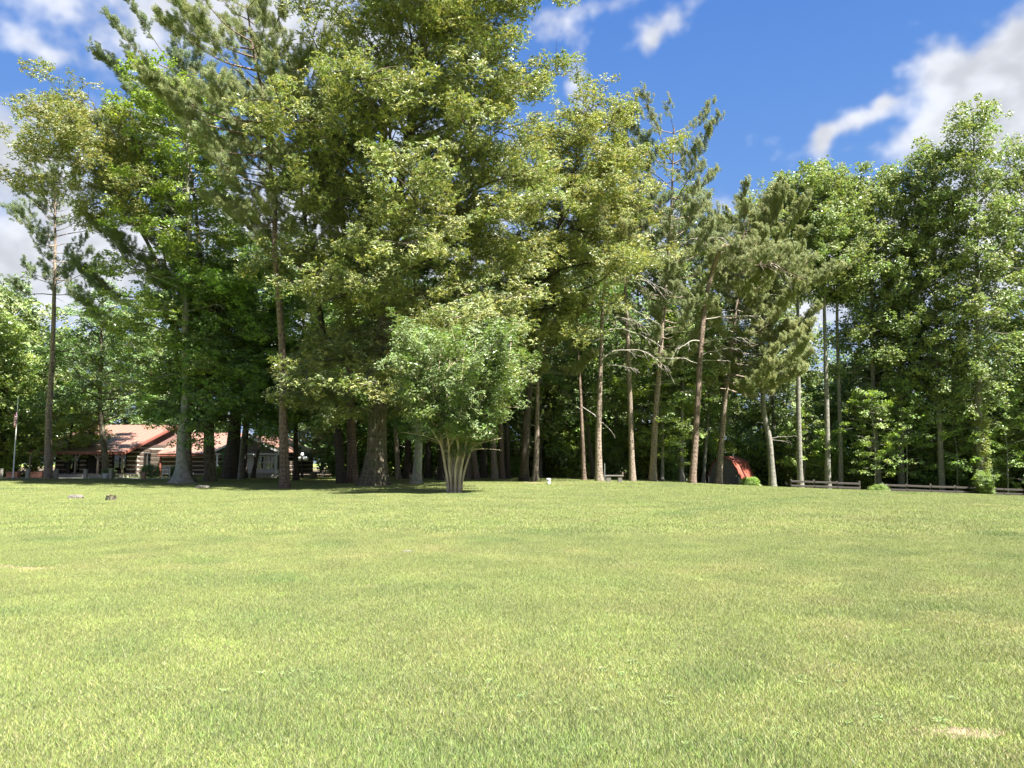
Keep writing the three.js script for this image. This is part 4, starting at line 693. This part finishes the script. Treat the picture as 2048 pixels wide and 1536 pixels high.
{ // capped concrete pipe
  const g = thing('concrete_pipe', 'short white concrete pipe with a grey cap standing on a bare mound', 'pipe', 2.36, -50);
  M(new THREE.LatheGeometry([[0.0, -0.1], [0.125, -0.1], [0.12, 0.28], [0, 0.28]].map(([a, b]) => new THREE.Vector2(a, b)), 20), H.white, 'body', g); M(new THREE.LatheGeometry([[0, 0.283], [0.15, 0.283], [0.155, 0.30], [0.15, 0.36], [0.06, 0.39], [0, 0.395]].map(([a, b]) => new THREE.Vector2(a, b)), 20), grained(0.3, 0.3, 0.3, 0.1, 6, 6), 'cap', g);
}
{ // stone bench and the metal stake beside it
  const g = thing('stone_bench', 'grey stone bench slab on two blocks at the foot of the straight pine', 'bench', 7.45, -56.5), st = grained(0.13, 0.115, 0.10, 0.2, 8, 8, 0.95, 0.008);
  M(bevelBox(1.35, 0.09, 0.42, 0.015, 0, 0.47, 0), st, 'seat', g); M(bevelBox(0.36, 0.5, 0.34, 0.02, -0.42, 0.19, 0), st, 'leg', g); M(bevelBox(0.30, 0.5, 0.34, 0.02, 0.42, 0.19, 0), st, 'leg', g);
  const p = M(new THREE.CylinderGeometry(0.022, 0.022, 1.5, 8).translate(0, 0.6, 0), H.steel); p.position.copy(gAt(6.72, -56)); top(p, 'metal_stake', 'thin grey metal stake standing left of the stone bench', 'stake');
  const q = M(new THREE.CylinderGeometry(0.012, 0.012, 0.5, 8).translate(0, 0.2, 0).rotateZ(0.3), H.iron); q.position.copy(gAt(-7.86, -12.0)); top(q, 'ground_rod', 'thin dark rod leaning over the bare patch at the left edge', 'rod');
}
{ // gambrel shed
  const g = thing('garden_shed', 'grey board shed with a rusty red gambrel roof at the edge of the wood', 'shed', 20.35, -74.2, undefined, -0.66), wood = grained(0.14, 0.13, 0.118, 0.22, 14, 2, 0.92), red = grained(0.23, 0.058, 0.036, 0.3, 9, 3, 0.6);
  const hw = 1.58, d = 3.3, e = 0.92, k = [0.96, 2.25], ap = 2.72;
  const edge = (x) => { const a = Math.abs(x); return a > k[0] ? mix(k[1], e, (a - k[0]) / (hw - k[0])) : mix(ap, k[1], a / k[0]); };
  for (let i = 0; i < 17; i++) { const x0 = -hw + i * 2 * hw / 17, x1 = x0 + 2 * hw / 17 - 0.012; M(prism([[x0, -0.3], [x1, -0.3], [x1, edge(x1)], [x0, edge(x0)]], 0.04, 0), wood, 'wall_board', g); }
  for (const s of [-1, 1]) for (let i = 0; i < 15; i++) M(box(0.04, e + 0.25, 0.228, s * (hw - 0.02), (e - 0.3) / 2, -0.15 - i * 0.24), wood, 'wall_board', g);
  M(prism([[-hw + 0.05, -0.3], [hw - 0.05, -0.3], [hw - 0.05, e - 0.05], [k[0] - 0.05, k[1] - 0.07], [0, ap - 0.07], [-k[0] + 0.05, k[1] - 0.07], [-hw + 0.05, e - 0.05]], 0.04, -d), wood, 'back_wall', g);
  const P = (x, y, z) => V(x, y, z);
  for (const s of [-1, 1]) {
    const ex = s * (hw + 0.16), ey = e - 0.22;
    M(slab(P(s * (k[0] + 0.02), k[1] + 0.1, 0.22), P(ex, ey, 0.22), P(ex, ey, -d - 0.2), P(s * (k[0] + 0.02), k[1] + 0.1, -d - 0.2), 0.05), red, 'roof', g);
    M(slab(P(0, ap + 0.1, 0.22), P(s * (k[0] + 0.016), k[1] + 0.104, 0.22), P(s * (k[0] + 0.016), k[1] + 0.104, -d - 0.2), P(0, ap + 0.1, -d - 0.2), 0.05), red, 'roof', g);
    for (let i = 0; i < 8; i++) { const z = 0.1 - i * 0.52, l = Math.hypot(ex - s * k[0], k[1] + 0.1 - ey), b = box(l, 0.03, 0.03).rotateZ(Math.atan2(ey - k[1] - 0.1, ex - s * k[0])); M(b.translate((ex + s * k[0]) / 2 + s * 0.012, (ey + k[1] + 0.1) / 2 + 0.012, z), red, 'roof_rib', g); }
  }
  for (const s of [-1, 1]) { const dr = M(bevelBox(0.72, 1.75, 0.05, 0.01, s * 0.37, 0.72, 0.07), wood, 'door', g); for (const y of [-0.02, 0.72, 1.46]) M(box(0.66, 0.1, 0.03, s * 0.37, y, 0.108), wood, 'cross_rail', dr); M(box(0.09, 1.66, 0.03, s * 0.66, 0.72, 0.11), wood, 'stile', dr); M(box(0.03, 0.16, 0.04, s * 0.1, 0.75, 0.115), H.iron, 'handle', dr); }
  for (const s of [-1, 1]) M(box(0.1, e + 0.25, 0.05, s * (hw - 0.06), (e - 0.3) / 2, 0.068), H.white, 'corner_board', g);
  M(box(0.12, 0.16, 0.03, 1.25, 0.95, 0.06), H.white, 'vent', g);
}
shrubThing(710, 22.2, -72.3, 1.9, 0.9, 'bright green clipped round hedge in front of the shed', 'shrub', [1.5, 1.5, 0.7], 'hedge', 'hedge', 420);
function wildBush(seed, x, z, w, h, label, tint) {
  const t = new Tree(seed, 'shrub'), y = groundY(x, z); t.lump = 1.4;
  for (let i = 0; i < 11; i++) { const a = t.R() * 6.28, q = t.R(), H = h * t.rnd(0.45, 1.1), c = t.wood.limb([V(x + t.rnd(-0.2, 0.2), y - 0.1, z), V(x + Math.cos(a) * w * 0.18 * q, y + H * 0.55, z + Math.sin(a) * w * 0.15 * q), V(x + Math.cos(a) * w * 0.5 * q, y + H, z + Math.sin(a) * w * 0.4 * q)], 0.022, 0.005, 4); for (let j = 0; j < 30; j++) { const p = c.getPoint(t.rnd(0.1, 1)); t.spray(p.add(V(t.rnd(-0.4, 0.4), t.rnd(-0.3, 0.3), t.rnd(-0.4, 0.4))), t.rnd(0.5, 1.0)); } }
  return t.build(V(x, y, z), 'shrub', label, 'bush', undefined, { bark: B.dark, tint });
}
wildBush(711, 45.6, -66.5, 3.4, 3.2, 'yellow green bush at the right edge before the rail fence', [1.6, 1.25, 0.9]);
wildBush(712, 41.3, -67.4, 2.4, 2.4, 'leafy bush at the foot of the vine-wrapped poplar', [1.2, 1.15, 0.9]);
shrubThing(713, 32.0, -67.6, 1.8, 0.8, 'low leafy sprout in the gap of the rail fence', 'shrub', [1.4, 1.3, 0.9], 'bush', 'shrub', 60);
{ // rail fence along the wood, in two runs with a gap
  const wood = grained(0.045, 0.038, 0.032, 0.35, 3, 22, 0.95, 0.006);
  const runs = [[24.6, 30.6, 'dark rail fence from the hedge to the gap'], [32.6, 56, 'long dark rail fence at right beneath the poplars']];
  for (const [x0, x1, label] of runs) {
    const n = Math.round((x1 - x0) / 2.2), g = thing('rail_fence', label, 'fence', x0, -68.2, 'rail fence along the wood'), o = g.position, R = rng(x0 * 10), top_ = (x) => groundY(x, -68.2) + 0.92 - o.y;
    for (let i = 0; i <= n; i++) { const x = mix(x0, x1, i / n); M(bevelBox(0.16, 1.35, 0.16, 0.02, x - x0, top_(x) - 0.6, 0), wood, 'post', g).rotation.z = (R() - 0.5) * 0.03; }
    for (let i = 0; i < n; i++) for (const dy of [-0.12, -0.5]) { const a = mix(x0, x1, i / n), b = mix(x0, x1, (i + 1) / n), ya = top_(a) + dy, yb = top_(b) + dy, m = M(bevelBox(b - a + 0.1, 0.17, 0.06, 0.015), wood, 'rail', g); m.position.set((a + b) / 2 - x0, (ya + yb) / 2 + (R() - 0.5) * 0.03, 0.12); m.rotation.z = Math.atan2(yb - ya, b - a) + (R() - 0.5) * 0.01; }
  }
}

// ---------- lawn ----------
// bare and dry places: [x, z, half width, half depth]
const BARE = [[-7.9, -11.9, 1.25, 0.28], [2.55, -14.9, 0.34, 0.14], [-1.72, -10.05, 0.20, 0.13], [2.62, -4.75, 0.34, 0.10], [2.3, -52.5, 2.2, 1.6], [-21.2, -49.6, 2.6, 1.6], [-1.8, -13.5, 0.16, 0.1], [-22.2, -66, 2.6, 1.2], [-2.6, -34.9, 0.9, 0.5]];
const bareAt = (x, z) => { let b = 0; for (const [cx, cz, w, d] of BARE) { const q = Math.hypot((x - cx) / w, (z - cz) / d) + 0.5 * noise.noise(x * 3.1 / Math.max(w, 0.4), 5.5, z * 3.1 / Math.max(d, 0.4)); b = Math.max(b, 1 - ss(0.75, 1.25, q)); } return b; };
{
  const soil = grained(0.17, 0.125, 0.08, 0.3, 9, 9, 1, 0.01);
  BARE.forEach(([cx, cz, w, d], k) => {
    const pos = [], uv = [], idx = [], rings = 7, seg = 40;
    for (let r = 0; r <= rings; r++) for (let i = 0; i < seg; i++) { const a = i / seg * 6.283, q = r / rings * (1 + 0.32 * noise.noise(Math.cos(a) * 2 + k * 3, Math.sin(a) * 2, k)), x = cx + Math.cos(a) * w * q, z = cz + Math.sin(a) * d * q; pos.push(x, groundY(x, z) + 0.012 - 0.01 * (r / rings), z); uv.push(x, z); }
    for (let r = 0; r < rings; r++) for (let i = 0; i < seg; i++) { const a = r * seg + i, b = r * seg + (i + 1) % seg; idx.push(a, b, a + seg, b, b + seg, a + seg); }
    const g = new THREE.BufferGeometry(); g.setAttribute('position', new THREE.Float32BufferAttribute(pos, 3)); g.setAttribute('uv', new THREE.Float32BufferAttribute(uv, 2)); g.setIndex(idx); g.computeVertexNormals();
    struct(M(g, soil), k ? 'bare_soil_' + String(k).padStart(3, '0') : 'bare_soil');
  });
}
function turf(seed, n, radius, hgt, wid, col, lean = 0.7) {
  const R = rng(seed), p = new Float32Array(n * 9), c = new Float32Array(n * 9);
  for (let i = 0; i < n; i++) {
    const q = radius * Math.sqrt(R()) * (0.6 + 0.4 * R()), a = R() * 6.283, x = Math.cos(a) * q, z = Math.sin(a) * q, b = R() * 6.283, h = hgt * (0.45 + 0.75 * R()), l = lean * R() * h, w = wid * (0.6 + 0.8 * R()) / 2, f = R() * 6.283;
    p.set([x - Math.cos(f) * w, -0.006, z - Math.sin(f) * w, x + Math.cos(f) * w, -0.006, z + Math.sin(f) * w, x + Math.cos(b) * l * 1.3, h, z + Math.sin(b) * l * 1.3], i * 9);
    const k = R() < 0.32 ? 0.3 + 0.35 * R() : 0.85 + 0.65 * R(), dry = R() < 0.16 ? 1 : 0, cc = dry ? [0.31 * k, 0.28 * k, 0.13 * k] : [col[0] * k * (0.8 + 0.4 * R()), col[1] * k, col[2] * k];
    for (let v = 0; v < 3; v++) c.set(cc, i * 9 + v * 3);
  }
  const g = new THREE.BufferGeometry(); g.setAttribute('position', new THREE.BufferAttribute(p, 3)); g.setAttribute('color', new THREE.BufferAttribute(c, 3)); return g;
}
{
  const lawn = new THREE.Group(); lawn.name = 'lawn_grass'; lawn.userData = { kind: 'stuff', label: 'mown yellow green lawn grass with dry patches', category: 'grass' }; scene.add(lawn);
  const G = [0.174, 0.218, 0.040];
  const kinds = [
    { geos: many(4, (i) => turf(800 + i, 2800, 0.42, 0.034, 0.0055, G, 1.25)), z0: 1, z1: -17, step: 0.30 },
    { geos: many(4, (i) => turf(820 + i, 1700, 0.75, 0.048, 0.012, G, 1.2)), z0: -17, z1: -40, step: 0.58 },
    { geos: many(3, (i) => turf(840 + i, 1500, 1.3, 0.060, 0.022, G, 1.2)), z0: -40, z1: -84, step: 1.05 },
  ];
  let total = 0;
  kinds.forEach((K, ki) => {
    const R = rng(860 + ki), lists = K.geos.map(() => []);
    for (let z = K.z0; z > K.z1; z -= K.step) { const half = Math.max(7, -z * 0.74 + 6); for (let x = -half; x < half; x += K.step) {
      const px = x + (R() - 0.5) * K.step, pz = z + (R() - 0.5) * K.step, b = bareAt(px, pz); if (R() < b * (ki ? 0.8 : 0.93)) continue; if (pz < -61 && px < -27 && pz > -67) continue; if (pz < -66.5 && px < -19) continue;
      const big = fbm(px * 0.13, 2.2, pz * 0.13, 3), mid = fbm(px * 1.0, 6.1, pz * 1.0, 4), fine = R();
      const along = px * 0.80 + pz * 0.60, track = Math.exp(-Math.pow((px - 1.1 - (-17.6 - pz) * 0.77) / 0.35, 2)) * ss(-14, -18, pz), swath = Math.sin(along * 2.6) * 0.5;
      const dry = ss(0.05, 0.5, big * 0.45 + mid * 0.75 + (b > 0.02 ? 0.25 : 0)), lush = ss(0.08, 0.45, -mid * 0.9 - big * 0.2 + 0.02 + 0.4 * track + 0.10 * swath);
      const k = 0.80 + 0.36 * fine, col = [mix(1, 1.35, dry) * mix(1, 0.74, lush) * k, mix(1, 1.10, dry) * mix(1, 0.88, lush) * k, mix(1, 1.45, dry) * mix(1, 0.8, lush) * k];
      lists[Math.floor(R() * lists.length)].push([px, pz, R() * 6.283, (0.8 + 0.4 * R()) * mix(1, 0.75, dry) * mix(1, 1.3, lush), col]);
    } }
    lists.forEach((list, gi) => {
      const im = new THREE.InstancedMesh(K.geos[gi], L.grass, list.length); im.name = 'grass_blade'; im.userData.kind = 'stuff'; im.castShadow = im.receiveShadow = true;
      list.forEach(([x, z, a, h, c], i) => { const e = 0.3, nx = (groundY(x - e, z) - groundY(x + e, z)) / (2 * e), nz = (groundY(x, z - e) - groundY(x, z + e)) / (2 * e); Q.setFromUnitVectors(UP, V(nx, 1, nz).normalize()).multiply(new THREE.Quaternion().setFromAxisAngle(UP, a)); MAT.compose(V(x, groundY(x, z), z), Q, V(1, h, 1)); im.setMatrixAt(i, MAT); im.setColorAt(i, COL.setRGB(...c)); });
      total += list.length; lawn.add(im);
    });
  });
  // clover and plantain tufts, broader leaves
  const weeds = many(3, (i) => spray(880 + i, { stars: 14, per: 4, r: 0.12, flat: 0.12, len: 0.05, wid: 0.03, droop: 0.5, lift: 0.6, tumble: 1.0, jit: 0.05, col: [0.125, 0.185, 0.04] })), R = rng(890), spots = [[], [], []];
  for (let i = 0; i < 1500; i++) { const z = -2.5 - Math.pow(R(), 1.6) * 40, x = (R() * 2 - 1) * (-z * 0.74 + 3); if (fbm(x * 0.5 + 9, 1, z * 0.5, 2) < 0.02 || bareAt(x, z) > 0.4) continue; spots[i % 3].push([x, z]); }
  spots.forEach((list, k) => { const im = new THREE.InstancedMesh(weeds[k], L.grass, list.length); im.name = 'clover_leaf'; im.userData.kind = 'stuff'; list.forEach(([x, z], i) => { const s = 0.22 + R() * 0.25; MAT.compose(V(x, groundY(x, z) + 0.014, z), Q.setFromAxisAngle(UP, R() * 6.28), V(s, s, s)); im.setMatrixAt(i, MAT); const t = 0.8 + 0.5 * R(); im.setColorAt(i, COL.setRGB(t, t, t)); }); lawn.add(im); });
}

renderer.render(scene, camera);
